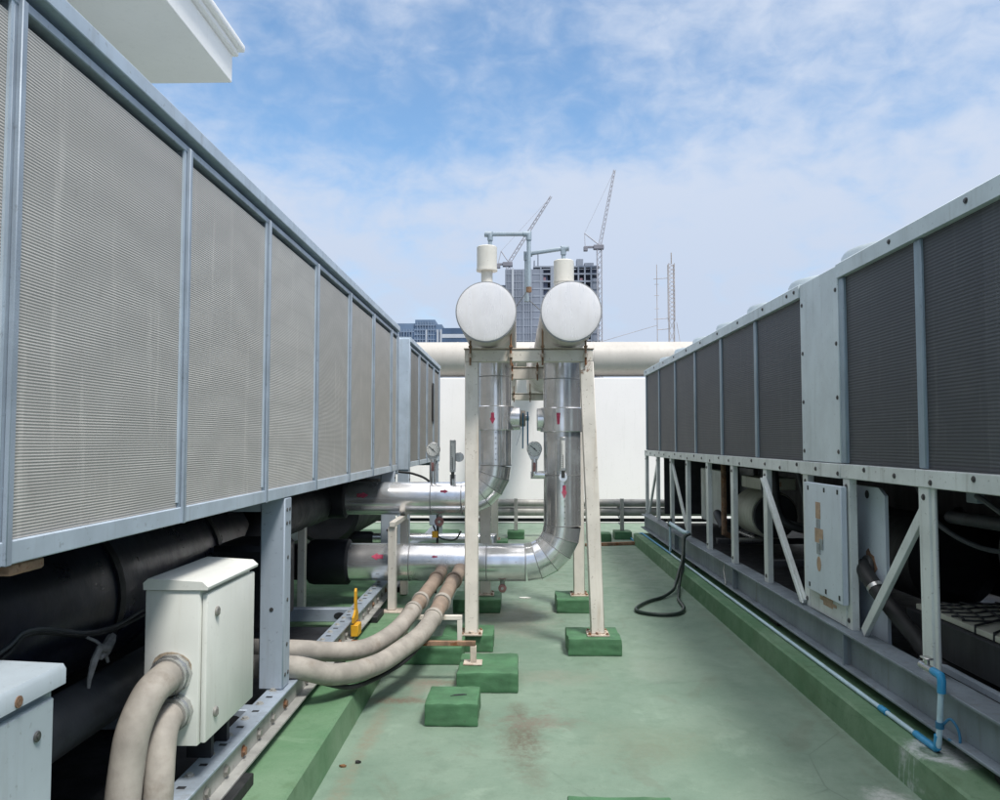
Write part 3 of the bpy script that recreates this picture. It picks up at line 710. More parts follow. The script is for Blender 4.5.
# pipe stands, left
st = thing('pipe_stand', 'short cream post on the left kerb holding up the waist high silver pipe', 'pipe stand', (-1.06, 6.9, .17))
MB().box(-1.105, -1.035, 6.87, 6.94, .182, .885, bev=.005).build('post', 'white_steel', st)
MB().box(-1.14, -.98, 6.80, 6.97, .1695, .181, bev=.002).build('base_plate', 'base_plate', st)
MB().box(-1.09, -1.04, 6.85, 7.62, .886, .93, bev=.004).build('arm', 'white_steel', st)
MB().box(-1.10, -1.03, 7.56, 7.64, .182, .885, bev=.004).build('post', 'white_steel', st)
st = thing('pipe_stand', 'cream square frame behind the grey leg, beside the black pipe sleeves', 'pipe stand', (-1.9, 6.86, .17))
MB().box(-2.02, -1.95, 6.72, 6.79, .171, .915, bev=.004).build('post', 'white_steel', st)
MB().box(-1.84, -1.78, 6.72, 6.79, .171, .915, bev=.004).build('post', 'white_steel', st)
MB().box(-2.02, -1.78, 6.72, 6.79, .916, .985, bev=.004).build('crossbar', 'white_steel', st)

# conduits sweeping from under the chiller to the pipe rack
def sweep(name, pts, r, mat, label, cat, cuffs):
    t = thing(name, label, cat, pts[3], 'pair of beige conduits sweeping over the left kerb')
    P = catmull([Vector(p) for p in pts], 8)
    n = len(P); cut = int(n*.60)
    MB().tube(P[:cut+1], r, 20).build('flexible_sleeve', mat, t)
    MB().tube(P[cut:], r*.93, 20).build('rigid_conduit', 'conduit_rusty', t)
    for f in cuffs:
        i = min(n-2, int(n*f)); d = P[i+1]-P[i]
        MB().tube([P[i]-d.normalized()*.02, P[i]+d.normalized()*.02], r*1.13, 20).build('coupling', 'conduit' if f < .7 else 'conduit_rusty', t)
    return t
sweep('flexible_conduit', [(-1.75, 4.38, .42), (-1.45, 4.36, .405), (-1.2, 4.38, .395), (-1.02, 4.52, .318), (-.85, 4.85, .28), (-.73, 5.18, .297), (-.635, 5.45, .335), (-.575, 5.9, .400), (-.525, 6.4, .482), (-.50, 6.75, .50), (-.50, 7.3, .50), (-.5, 7.6, .45)],
      .060, 'conduit', 'front one of two beige conduits sweeping over the left kerb, resting on the rusty stand', 'conduit', (.60, .655, .76))
sweep('flexible_conduit', [(-1.75, 4.62, .44), (-1.5, 4.62, .43), (-1.25, 4.66, .415), (-1.07, 4.84, .36), (-.93, 5.05, .335), (-.82, 5.4, .35), (-.755, 5.85, .395), (-.705, 6.3, .445), (-.67, 6.7, .475), (-.66, 7.3, .48), (-.66, 7.6, .45)],
      .057, 'conduit', 'rear one of two beige conduits sweeping over the left kerb', 'conduit', (.60, .65, .8))
tag(MB().tube([(-1.3, 4.42, .36), (-1.1, 4.45, .30), (-.95, 4.6, .225), (-.85, 4.85, .20), (-.72, 5.12, .225), (-.64, 5.4, .27), (-.6, 5.7, .33)], .014, 10, smooth_corners=6).build('cable', 'rubber'),
    'thin dark cable sagging just under the two beige conduits', 'cable')
ks = thing('conduit_stand', 'rusty angle iron stand below the beige conduits', 'stand', (-.7, 5.45, .13))
MB().bar((-1.12, 5.45, .262), (-.28, 5.45, .262), .035, .03, bev=.002).build('crossbar', 'rusty_steel', ks)
MB().box(-.315, -.275, 5.43, 5.47, .141, .246, bev=.002).build('leg', 'base_plate', ks)
MB().box(-1.13, -1.095, 5.43, 5.47, .171, .246, bev=.002).build('leg', 'rusty_steel', ks)
MB().box(-.36, -.235, 5.39, 5.51, .131, .14, bev=.002).build('base_plate', 'base_plate', ks)
ks = thing('conduit_stand', 'white painted angle stand behind the rusty one, below the conduits', 'stand', (-.6, 5.95, .13))
MB().bar((-.84, 5.95, .325), (-.405, 5.95, .325), .035, .032, bev=.002).build('crossbar', 'white_steel', ks)
MB().box(-.44, -.405, 5.933, 5.967, .131, .308, bev=.002).build('leg', 'white_steel', ks)
MB().box(-.84, -.805, 5.933, 5.967, .131, .308, bev=.002).build('leg', 'white_steel', ks)

# gauges
def gauge(x, y, z, stem_to, label, elbow=None):
    t = thing('pressure_gauge', label, 'gauge', (x, y, stem_to), 'round pressure gauges on the silver pipes')
    k = MB().cyl((x, y, z), (x, y+.035, z), .068, 32, .006).build('case', 'steel', t)
    d = MB().cyl((x, y-.001, z), (x, y-.004, z), .059, 32).build('dial', 'dial', t)
    mb = MB()
    for i in range(11):
        a = R(-45+27*i); u = Vector((math.cos(a), 0, math.sin(a)))
        mb.bar(Vector((x, y-.0052, z))+u*.043, Vector((x, y-.0052, z))+u*.053, .003, .001, (0, -1, 0))
    mb.build('scale', 'dark_part', d)
    mb = MB(); mb.bar((x+.022, y-.007, z-.022), (x-.036, y-.007, z+.030), .005, .0015, (0, -1, 0)); mb.cyl((x, y-.005, z), (x, y-.009, z), .007, 12)
    mb.build('needle', 'dark_part', d)
    MB().prism([(x-.058, z-.042), (x+.058, z-.042), (x+.03, z-.1), (x-.03, z-.1)], 'y', y+.01, y+.035).build('neck', 'steel', t)
    MB().cyl((x, y+.02, z-.09), (x, y+.02, stem_to), .026, 16).build('stem', 'clad', t)
    MB().box(x-.014, x+.012, y-.012, y-.005, z-.20, z-.12, bev=.002).build('red_tag', 'red_valve', t)
    if elbow is not None:
        MB().tube([(x, y+.02, stem_to+.03), (x, y+.02, stem_to), (elbow, y+.02, stem_to)], .034, 16).build('stub', 'clad', t)
    return t
gauge(-.785, 7.46, 1.54, 1.22, 'round pressure gauge standing on the waist high silver pipe')
gauge(.155, 7.13, 1.55, 1.318, 'round pressure gauge elbowed off the side of the right silver riser', .25)
def thermo(x, y, z0, z1, label, disc, foot):
    t = thing('thermometer', label, 'thermometer', (x, y, z0), 'glass thermometers on the silver pipes')
    MB().box(x-.028, x+.028, y-.01, y+.012, z0+.06, z1, bev=.005).build('case', 'steel', t)
    MB().box(x-.016, x+.016, y-.013, y-.0105, z0+.085, z1-.03).build('scale', 'dial', t)
    mb = MB()
    for i in range(12): mb.box(x-.016, x-.005, y-.0145, y-.0135, z0+.10+i*(z1-z0-.15)/12, z0+.103+i*(z1-z0-.15)/12)
    mb.box(x-.002, x+.002, y-.016, y-.0135, z0+.085, z0+.2)
    mb.build('marking', 'dark_part', t)
    MB().cyl((x, y, z0+.062), (x, y, z0+.0), .016, 14).build('bulb', 'dark_metal', t)
    if disc: MB().cyl((x+.055, y+.03, z1-.16), (x+.055, y+.05, z1-.16), .045, 24, .004).build('dial', 'steel', t)
    if foot == 'pipe': MB().cyl((x, y+.02, z0+.04), (x, y+.02, z0-.06), .028, 16).build('pocket', 'clad', t)
    else: MB().cyl((x, y, z0+.005), (x, y+.06, z0+.005), .040, 20, .004).build('pocket', 'clad', t)
    return t
thermo(-.595, 7.42, 1.27, 1.63, 'upright glass thermometer standing on the waist high silver pipe', True, 'pipe')
thermo(.40, 6.975, 1.30, 1.655, 'upright glass thermometer on the front of the right silver riser', False, 'front')

# ---------------------------------------------------------------- pipes along the far wall
bp = thing('roof_pipe', 'very wide cream pipe lying across the top of the far wall', 'pipe', (.8, 16.2, 2.93))
MB().tube([(-9, 16.2, 3.275), (9, 16.2, 3.275)], .352, 64).build('pipe', 'cream_pipe', bp)
for x in (-5, -2.6, -1.2, 1.55, 3.6, 6): MB().ring((x, 16.2, 3.275), (1, 0, 0), .352, .004, .03, 64).build('seam', 'cream_pipe', bp)
for x in (-6.5, -3, 0.08, 3.0, 6.5): MB().box(x-.1, x+.1, 16.05, 16.35, 2.876, 2.96).build('saddle', 'white_steel', bp)
for i, (y, z, r, mt, lb) in enumerate(((13.6, .575, .065, 'rail_flange', 'uppermost of three low pipes crossing before the white wall'),
                                       (13.62, .43, .072, 'rail_flange', 'middle and thickest of three low pipes crossing before the white wall'),
                                       (13.66, .285, .03, 'dark_part', 'thin black lowest of three pipes crossing before the white wall'))):
    t = thing('low_pipe', lb, 'pipe', (0, y, z-r), 'low pipes along the far wall')
    MB().tube([(-8, y, z), (8, y, z)], r, 24).build('pipe', mt, t)
    if i < 2:
        for x in (-5, -3.1, -1.6, -.35, .9, 1.7, 2.9, 5): MB().ring((x, y, z), (1, 0, 0), r, .004, .025, 24).build('joint', mt, t)
for x, lb in ((-1.3, 'galvanised trestle for the low wall pipes, left of the silver pipes'), (-.02, 'galvanised trestle for the low wall pipes, seen between the silver pipes'),
              (1.75, 'galvanised trestle for the low wall pipes, near the right chiller')):
    t = thing('pipe_trestle', lb, 'pipe stand', (x, 13.5, .13), 'galvanised trestles under the low wall pipes')
    MB().box(x-.03, x+.03, 13.44, 13.50, .131, .66, bev=.003).build('post', 'rail_flange', t)
    for z in (.225, .33, .49): MB().box(x-.03, x+.03, 13.502, 13.75, z-.01, z+.015).build('arm', 'galv', t)
    block(x-.14, x+.14, 13.28, 13.62, {-1.3: 'far green block under the left pipe trestle', -.02: 'far green block under the middle pipe trestle', 1.75: 'far green block under the trestle by the right chiller'}[x])
block(1.25, 1.52, 13.0, 13.3, 'small far green block beside the right trestle block')
tag(MB().bar((1.05, 12.45, .02), (2.02, 12.68, .03), .06, .05, bev=.006).build('steel_bar', 'rusty_steel'), 'brown steel bar lying across the far floor to the right kerb', 'bar')

# ---------------------------------------------------------------- right chiller
XR2 = 2.08
rc = thing('screw_chiller', 'long pale chiller on the right with dark condenser panels and open lower frame', 'chiller', (3.2, 6, .17))
ZB, ZT, ZL = 1.385, 2.765, .455
ya, yb = -1.2, 12.98
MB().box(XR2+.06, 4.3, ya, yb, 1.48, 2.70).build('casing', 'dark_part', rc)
up = [12.93, 11.77, 10.58, 9.4, 8.2, 7.01, 5.84, 5.17, 4.16, 2.96, 1.77, .58, -.6, -1.16]
for a, b in zip(up[1:], up[:-1]):
    if a == 5.17: continue
    MB().box(XR2+.014, XR2+.045, a+.03, b-.03, 1.476, 2.665).build('condenser_panel', 'coil_dark', rc)
MB().box(XR2-.012, XR2+.02, 5.17, 5.85, 1.478, 2.755, bev=.004).build('cover_panel', 'chiller_grey', rc)
for y in up:
    if y in (5.84,): continue
    MB().box(XR2-.002 if y != 5.17 else XR2-.006, XR2+.05, y-.075 if y == 5.17 else y-.036, y+.036 if y != 5.17 else y-.002, 1.478, 2.664, bev=.006).build('post', 'chiller_post', rc)
mb = MB().prism([(XR2-.022, 2.667), (XR2-.014, 2.667), (XR2+.05, 2.667), (XR2+.05, ZT), (XR2-.008, ZT), (XR2-.022, ZT-.01)], 'y', ya, 5.165); mb.build('top_rail', 'chiller_grey', rc)
mb = MB().prism([(XR2-.022, 2.667), (XR2-.014, 2.667), (XR2+.05, 2.667), (XR2+.05, ZT), (XR2-.008, ZT), (XR2-.022, ZT-.01)], 'y', 5.855, yb); mb.build('top_rail', 'chiller_grey', rc)
MB().box(XR2+.051, 4.3, ya, yb, 2.71, 2.752).build('fan_deck', 'chiller_grey', rc)
mb = MB(); mb.box(XR2-.024, XR2+.05, ya, 5.15, ZB, 1.474, bev=.004); mb.box(XR2-.028, XR2+.05, 5.152, 5.86, ZB-.004, 1.474, bev=.004); mb.box(XR2-.024, XR2+.05, 5.862, yb, ZB, 1.474, bev=.004)
mb.build('deck_rail', 'chiller_lower', rc)
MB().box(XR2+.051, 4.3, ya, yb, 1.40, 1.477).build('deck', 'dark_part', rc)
# bolts along the rails
y = 2.9; i = 0
while y < 12.8:
    o = hexbolt(MB(), (XR2-.024 if not 5.15 < y < 5.86 else XR2-.028, y, 1.43+.018*((i % 3)-1)), (-1, 0, 0), .010, .008).build('bolt', 'dark_metal', rc)
    if i % 2 == 0: hexbolt(MB(), (XR2-.022, y if not 5.1 < y < 5.9 else 6.1, 2.72), (-1, 0, 0), .010, .009).build('bolt', 'dark_metal', rc)
    y += .38; i += 1
for z in (1.55, 1.9, 2.25, 2.6):
    for y in (5.20, 5.81): hexbolt(MB(), (XR2-.012, y, z), (-1, 0, 0), .010, .007).build('bolt', 'dark_metal', rc)
# lower open frame
lowp = [12.93, 11.92, 10.86, 9.84, 8.78, 7.77, 6.74, 5.80, 5.085, 4.13, 2.9, 1.75, .6, -.6]
for y in lowp:
    mb = MB(); mb.box(XR2-.015, XR2-.009, y-.05, y+.05, ZL, ZB-.001); mb.box(XR2-.009, XR2+.028, y-.05, y-.044, ZL, ZB-.001)
    mb.box(XR2-.009, XR2+.028, y+.044, y+.05, ZL, ZB-.001)
    if y == 4.13: mb.box(XR2-.004, XR2+.004, y-.085, y-.051, ZL, ZB-.001)
    p = mb.build('frame_post', 'chiller_lower', rc)
    bb = MB(); hexbolt(bb, (XR2-.015, y, ZB-.05), (-1, 0, 0), .011, .008); hexbolt(bb, (XR2-.015, y, ZL+.05), (-1, 0, 0), .011, .008); bb.build('bolt', 'dark_metal', p)
    MB().box(4.2, 4.26, y-.05, y+.05, ZL, ZB).build('frame_post', 'chiller_lower', rc)
for p0, p1 in (((XR2+.02, 11.97, 1.36), (XR2+.02, 12.81, .50)), ((XR2+.01, 10.84, 1.31), (XR2+.01, 9.93, .53)), ((XR2-.03, 6.72, 1.31), (XR2-.03, 5.82, .47)), ((XR2+.01, 4.14, 1.30), (XR2+.01, 4.92, .47))):
    mb = MB(); mb.bar(p0, p1, .062, .028, (1, 0, 0), .003)
    if p0[1] == 6.72: mb.bar(Vector(p0)+Vector((-.02, .012, 0)), Vector(p1)+Vector((-.02, .012, 0)), .012, .012, (1, 0, 0)); mb.bar(Vector(p0)+Vector((-.02, -.02, .0)), Vector(p1)+Vector((-.02, -.02, 0)), .008, .012, (1, 0, 0))
    mb.build('diagonal_brace', 'chiller_lower', rc)
# base beam: top flange, web, bottom flange, stiffeners, pads
for xo in (0, 2.1):
    mb = MB(); mb.box(1.995+xo, 2.145+xo, ya-.3, yb, ZL-.016, ZL-.001, bev=.003); mb.box(2.045+xo, 2.057+xo, ya-.3, yb, .252, ZL-.017); mb.box(1.985+xo, 2.145+xo, ya-.3, yb, .236, .251, bev=.003)
    mb.build('base_beam', 'beam_grey', rc)
for y in (10.3, 7.55, 5.03, 2.6): MB().box(2.0, 2.0445, y-.006, y+.006, .253, ZL-.018).build('stiffener', 'beam_grey', rc)
for y in (.4, 3.4, 6.5, 9.4, 12.2):
    MB().box(2.04, 2.14, y-.1, y+.1, .169, .235).build('rubber_pad', 'rubber', rc); MB().box(4.14, 4.24, y-.1, y+.1, .169, .235).build('rubber_pad', 'rubber', rc)
MB().tube([(2.03, 7.95, .42), (2.01, 7.9, .36), (1.99, 7.75, .25)], .006, 8).build('wire_stub', 'steel', rc)
# control panel
cp = MB().box(XR2-.062, XR2-.024, 5.06, 5.70, .60, 1.335, bev=.004).build('control_panel', 'panel_blue', rc)
for y, z in ((5.62, 1.30), (5.33, 1.30), (5.62, .64), (5.33, .64), (5.11, 1.30), (5.11, .64)):
    MB().box(XR2-.064, XR2-.0615, y-.012, y+.012, z-.018, z+.012).build('latch', 'dark_part', cp)
for a, b, c, d, mt in ((5.40, 5.48, 1.10, 1.21, 'sticker'), (5.41, 5.47, 1.04, 1.095, 'sticker_grey'), (5.36, 5.50, .94, 1.035, 'sticker'), (5.36, 5.42, .90, .97, 'sticker_grey'), (5.41, 5.47, .865, .935, 'sticker_grey')):
    MB().box(XR2-.0650 if mt == 'sticker' else XR2-.0664, XR2-.0618, a, b, c, d).build('sticker', mt, cp)
mb = MB(); mb.prism([(5.44+.035*math.cos(a*PI/10), .80+.05*math.sin(a*PI/10)) for a in range(20)], 'x', XR2-.0645, XR2-.0618); mb.build('sticker', 'sticker', cp)
lb_ = MB().box(XR2-.022, XR2+.02, 5.11, 5.72, .458, .64, bev=.003).build('terminal_box', 'chiller_lower', rc)
for a, b, c, d in ((5.32, 5.48, .525, .59), (5.48, 5.54, .55, .575), (5.26, 5.32, .54, .56)):
    MB().box(XR2-.0245, XR2-.0222, a, b, c, d).build('sticker', 'sticker', lb_)
b2 = MB().prism([(4.86, .41), (5.36, .41), (5.36, 1.27), (5.29, 1.335), (4.94, 1.335), (4.86, 1.29)], 'x', 2.20, 2.22).build('starter_box', 'panel_blue', rc)
MB().cyl((2.20, 5.10, 1.285), (2.197, 5.10, 1.285), .026, 20).build('hole', 'dark_part', b2)
mb = MB(); mb.prism([(5.08+.085*math.cos(q*PI/9)*(1+.22*math.sin(q*2.3)), .84+.095*math.sin(q*PI/9)*(1+.2*math.cos(q*1.7))) for q in range(18)], 'x', 2.197, 2.2005); mb.build('rust_stain', 'rusty_steel', b2)
MB().cyl((2.197, 5.08, .84), (2.17, 5.08, .84), .070, 20, .006).build('locknut', 'dark_metal', b2)
MB().tube([(2.19, 5.08, .84), (2.15, 5.06, .84), (2.14, 4.97, .79), (2.17, 4.82, .68), (2.22, 4.6, .54), (2.28, 4.45, .42), (2.5, 4.2, .37), (2.8, 3.9, .36)], .047, 20, smooth_corners=8).build('power_cable', 'rubber', rc)
MB().ring((2.153, 4.90, .74), (.1, -.75, -.66), .047, .004, .025, 20).build('cable_tie', 'steel', rc)
MB().box(2.17, 4.1, ya, 12.9, .30, .315).build('shade_sheet', 'dark_part', rc)  # added dark sheet between the beams, stands in for the gloom below
MB().box(2.35, 4.1, 12.86, 12.9, .46, 1.384).build('inner_panel', 'dark_grey_pipe', rc)
# machinery in the open lower bay
MB().tube([(3.05, .2, 1.0), (3.05, .3, 1.0), (3.05, 4.5, 1.0), (3.05, 4.62, 1.0)], [.3, .40, .40, .32], 40).build('evaporator_barrel', 'black_foam', rc)
MB().tube([(3.1, 5.7, .75), (3.1, 5.8, .75), (3.1, 7.9, .75), (3.1, 8.0, .75)], [.2, .32, .32, .25], 40).build('oil_separator', 'dark_part', rc)
cm = MB().tube([(2.66, 8.38, .85), (2.66, 8.42, .85), (2.66, 9.05, .85), (2.66, 9.12, .85)], [.235, .25, .25, .2], 40).build('compressor', 'compressor_paint', rc)
MB().cyl((2.66, 8.378, .85), (2.66, 8.34, .85), .225, 40, .012).build('end_plate', 'dark_part', cm)
MB().box(2.5, 2.86, 8.3, 9.0, 1.115, 1.24, bev=.008).build('compressor_box', 'compressor_paint', cm)
MB().box(2.62, 2.71, 8.297, 8.299, 1.15, 1.2).build('sticker', 'sticker', cm)
MB().box(2.55, 2.62, 10.1, 11.2, .55, 1.25, bev=.01).build('inner_panel', 'chiller_lower', rc)
MB().box(2.75, 2.8, 9.4, 10.0, .5, 1.3, bev=.01).build('inner_panel', 'dark_grey_pipe', rc)
MB().tube([(2.4, 9.4, .62), (2.4, 9.7, .75), (2.55, 10.0, .62), (2.9, 10.0, .6)], .05, 16, smooth_corners=6).build('refrigerant_pipe', 'dark_grey_pipe', rc)
MB().tube([(2.35, 8.7, .56), (2.6, 8.7, .56), (2.6, 9.6, .56)], .025, 12).build('refrigerant_pipe', 'steel', rc)
MB().tube([(2.3, 9.0, 1.38), (2.3, 9.0, .6), (2.5, 9.1, .5)], .03, 12).build('refrigerant_pipe', 'rusty_steel', rc)
MB().tube([(2.35, 7.4, 1.38), (2.4, 7.3, .9), (2.8, 7.2, .8)], .035, 12, smooth_corners=5).build('refrigerant_pipe', 'dark_part', rc)
for y, z in ((6.2, .6), (7.3, .55), (9.3, .5)): MB().box(2.3, 3.3, y, y+.08, z-.06, z, bev=.004).build('cradle', 'dark_grey_pipe', rc)
MB().box(3.6, 3.64, ya+.1, yb-.1, .46, 1.38).build('dark_backing', 'dark_part', rc)  # added dark sheet, closes off the sky behind so the bay stays dark
tr = MB().box(2.30, 3.3, 3.35, 4.72, .655, .685, bev=.003).build('tray', 'compressor_paint', rc)
MB().box(2.27, 3.3, 3.30, 4.78, .46, .652, bev=.006).build('tray_base', 'dark_part', rc)
mb = MB()
for i in range(5):
    yy = 4.66-.10*i; mb.tube([(2.31, yy, .690), (2.45, yy-.04, .694), (2.6, yy+.03, .69), (2.78, yy-.03, .70), (2.95, yy, .695)], .005, 6, smooth_corners=3)
for i in range(7):
    xx = 2.33+.1*i; mb.tube([(xx, 4.68, .7), (xx+.03, 4.5, .702), (xx-.02, 4.24, .70)], .005, 6, smooth_corners=3)
for i in range(3): mb.tube([(2.50+.02*i, 4.25-.10*i, .695), (2.30, 4.12-.16*i, .694), (2.296, 4.12-.16*i, .60)], .006, 6)
mb.build('wire_tray', 'dark_part', tr)
MB().box(2.25, 2.29, 2.4, 4.6, .40, .43).build('inner_rail', 'galv_light', rc)
for pts in ([(2.3, 4.7, 1.39), (2.34, 4.5, 1.15), (2.5, 4.2, 1.05), (2.7, 3.9, 1.2)], [(2.25, 6.5, 1.39), (2.3, 6.4, 1.0), (2.3, 6.2, .8), (2.6, 6.1, .7)],
            [(2.2, 3.9, 1.36), (2.3, 3.6, 1.22), (2.5, 3.2, 1.25), (2.7, 2.9, 1.38)], [(2.4, 7.9, 1.39), (2.38, 7.8, 1.1), (2.5, 7.7, .9), (2.8, 7.6, .8)]):
    MB().tube(pts, .014, 8, smooth_corners=6).build('wiring', 'dark_grey_pipe', rc)
MB().tube([(2.4, 2.0, 1.24), (2.4, 4.5, 1.20), (2.6, 4.8, 1.2)], .035, 14).build('refrigerant_pipe', 'dark_grey_pipe', rc)
for y, z in ((3.9, 1.32), (3.4, 1.30), (4.35, 1.33)): MB().box(2.2, 2.24, y, y+.09, z, z+.06, bev=.004).build('junction_box', 'beam_grey', rc)
# fans
for y in (12.35, 11.17, 9.99, 8.8, 7.6, 6.42, 5.35, 3.4, 2.2, 1.0, -.2):
    mb = MB(); mb.tube([(2.66, y, 2.753), (2.66, y, 2.87), (2.66, y, 2.895), (2.66, y, 2.90)], [.46, .455, .44, .41], 40, caps=False)
    mb.tube([(2.66, y, 2.90), (2.66, y, 2.88), (2.66, y, 2.753)], [.41, .405, .405], 40, caps=False)
    f = mb.build('fan_shroud', 'chiller_grey', rc)
    mb = MB()
    for q in range(8): mb.bar((2.66+.02*math.cos(q*PI/4), y+.02*math.sin(q*PI/4), 2.885), (2.66+.41*math.cos(q*PI/4), y+.41*math.sin(q*PI/4), 2.885), .006, .006)
    for rr in (.12, .22, .32): mb.tube(arc((2.66, y, 2.887), rr, 0, 2*PI, 28, (1, 0, 0), (0, 1, 0)), .003, 6, caps=False)
    mb.build('fan_guard', 'dark_metal', f)
for y in (6.25, 7.05, 8.25, 9.45, 10.6):
    pass

# small valve on the far end of the beam, hose and water line
vv = thing('hose_tap', 'small white tap assembly on the far end of the right base beam', 'tap', (1.97, 9.9, .17))
MB().tube([(1.975, 10.45, .20), (1.975, 10.45, .58)], .016, 12).build('standpipe', 'pale_pvc', vv)
MB().tube([(1.975, 10.45, .56), (1.965, 10.2, .56), (1.97, 9.55, .545), (2.0, 9.45, .55)], .024, 12).build('spout', 'pale_pvc', vv)
MB().tube([(1.975, 10.45, .52), (1.975, 10.45, .62)], .03, 12).build('valve', 'dark_metal', vv)
hp = [(2.02, 9.42, .545), (1.955, 9.43, .50), (1.93, 9.38, .40), (1.90, 9.25, .28), (1.845, 9.05, .195), (1.78, 8.85, .13), (1.735, 8.7, .06), (1.68, 8.45, .02), (1.63, 8.2, .02), (1.6, 7.8, .02), (1.50, 7.56, .02), (1.33, 7.50, .02), (1.16, 7.60, .02), (1.14, 7.78, .02), (1.30, 8.1, .02), (1.50, 8.35, .021), (1.64, 8.55, .055), (1.70, 8.72, .085), (1.79, 8.95, .20), (1.86, 9.15, .26), (1.915, 9.33, .40), (1.945, 9.46, .50), (2.02, 9.47, .55)]
tag(MB().tube(hp, .017, 12, smooth_corners=6).build('garden_hose', 'hose'), 'dark green hose looping from the right beam down onto the green floor', 'hose')
wl = thing('water_pipe', 'pale blue plastic water pipe running along the right kerb', 'water pipe', (1.95, 7, .17))
X0 = 1.955
MB().tube([(X0, 3.88, .185), (X0, 8.0, .185), (X0+.005, 10.3, .185)], .0125, 14).build('pipe', 'pale_pvc', wl)
MB().tube([(X0+.005, 10.3, .185), (1.95, 12.6, .185), (1.9, 12.78, .15), (1.86, 12.85, .03), (1.9, 14.5, .015), (2.0, 15.5, .015)], .0125, 14).build('pipe', 'blue_pvc', wl)
MB().tube([(X0, 3.845, .19), (X0, 3.83, .22), (X0+.008, 3.815, .45), (X0+.01, 3.81, .50)], .0135, 14).build('riser', 'pale_pvc', wl)
MB().tube([(X0, 4.05, .185), (X0, 3.86, .185), (X0, 3.845, .195), (X0, 3.835, .255)], .0175, 14).build('elbow', 'blue_pvc', wl)
MB().tube([(X0+.009, 3.812, .455), (X0+.01, 3.81, .51), (X0+.012, 3.822, .53), (X0+.018, 3.90, .53)], .0195, 14).build('elbow', 'blue_pvc', wl)
MB().tube([(X0, 4.35, .185), (X0, 4.43, .185)], .0175, 14).build('coupling', 'blue_pvc', wl)
MB().tube([(X0+.004, 3.826, .29), (X0+.004, 3.824, .32)], .019, 14).build('clip', 'blue_tag', wl)
mb = MB(); mb.tube([(X0+.018, 3.90, .53), (X0+.022, 4.02, .53)], .018, 12); mb.cyl((X0+.02, 3.96, .53), (X0+.02, 3.96, .575), .012, 10); mb.box(X0-.0, X0+.04, 3.93, 3.99, .57, .58, bev=.003)
mb.build('tap', 'steel', wl)
MB().tube([(X0+.01, 3.82, .30), (X0+.04, 3.80, .34), (X0+.055, 3.76, .30), (X0+.05, 3.75, .24), (X0+.03, 3.80, .25)], .006, 8, smooth_corners=5).build('tie_wire', 'blue_tag', wl)
mb = MB(); mb.prism([(2.0, 3.38), (2.16, 3.34), (2.2, 3.5), (2.05, 3.56)], 'z', .171, .20)
tag(mb.build('rubber_pad', 'rubber'), 'loose black rubber scrap beneath the near end of the right beam', 'rubber scrap')

# ---------------------------------------------------------------- litter
def scrap(x, y, s, mat, label, z=.002, rz=0.0):
    mb = MB(); poly = []
    for i in range(9):
        a = 2*PI*i/9; r = s*(1+rnd.uniform(-.35, .35)); poly.append((x+r*math.cos(a+rz)*1.5, y+r*math.sin(a+rz)*.8))
    mb.prism(poly, 'z', z, z+.006)
    for v in mb.bm.verts: v.co.z += rnd.uniform(0, .006) if v.co.z > z+.003 else 0
    tag(mb.build('litter', mat), label, 'litter')
scrap(.085, 8.35, .045, 'paper', 'white paper scrap on the green floor beyond the silver pipes')
scrap(-.868, 4.05, .011, 'leaf', 'brown dry leaf scrap on the floor by the left kerb')
scrap(-.803, 4.10, .010, 'dark_scrap', 'small black scrap on the floor by the left kerb')
scrap(-.13, 5.98, .03, 'leaf', 'brown leaf scrap between the two front posts')

# ---------------------------------------------------------------- white building at the upper left
wb = thing('white_building', 'white neighbouring building whose deep eave overhangs the upper left', 'building', (-8, 0, 0))
MB().box(-11, -5.4, -6.5, 10.3, 0.002, 6.644).build('wall', 'white_build', wb)
MB().box(-11.2, -4.0, -6.8, 10.92, 6.645, 7.04, bev=.01).build('eave', 'white_build', wb)
MB().box(-11.22, -3.93, -6.82, 10.98, 7.043, 7.13, bev=.015).build('cornice', 'white_build', wb)
MB().box(-11.25, -3.86, -6.85, 11.05, 7.133, 7.24, bev=.03, seg=2).build('cornice', 'white_build', wb)
mb = MB()
for y in [-6+1.1*i for i in range(14)]: mb.cyl((-3.98, y, 7.24), (-3.98, y, 7.42), .018, 8)
mb.tube([(-3.98, -6, 7.41), (-3.98, 8.3, 7.41)], .02, 8)
mb.build('roof_rail', 'galv', wb)

# ---------------------------------------------------------------- skyline
tw = thing('unfinished_tower', 'concrete tower under construction with open floors behind the headers', 'building', (13, 310, -45))
MB().box(-4.4, 10.0, 300, 325, -45, 66.5).build('core_wall', 'core_far', tw)
MB().box(-1.9, -1.2, 299.6, 300, -45, 66.9).build('pilaster', 'pale_far', tw)
for x in (2.2, 5.2): MB().box(x, x+.5, 299.6, 300, -45, 66.5).build('pilaster', 'concrete_far', tw)
MB().box(10.0, 31.0, 303, 325, -45, 67.0).build('dark_interior', 'void_far', tw)
MB().box(13.2, 17.8, 299.8, 303, -45, 67.3).build('core_wall', 'concrete_far', tw)
MB().box(28.2, 31.0, 300.2, 303, -45, 63).build('core_wall', 'concrete_far', tw)
mb = MB()
for x in [-4.2+.95*i for i in range(11)]: mb.box(x, x+.22, 299.75, 299.99, -45, 66.3)
for i in range(39): mb.box(-4.45, 6.1, 299.85, 299.99, -42+2.8*i, -42+2.8*i+.3)
mb.build('facade_rib', 'concrete_far', tw)
mb = MB(); mc = MB(); mp = MB(); mw = MB()
z = -42
while z < 67.5:
    mb.box(6.2, 31.2, 299.9, 303, z, z+.55); z += 2.8
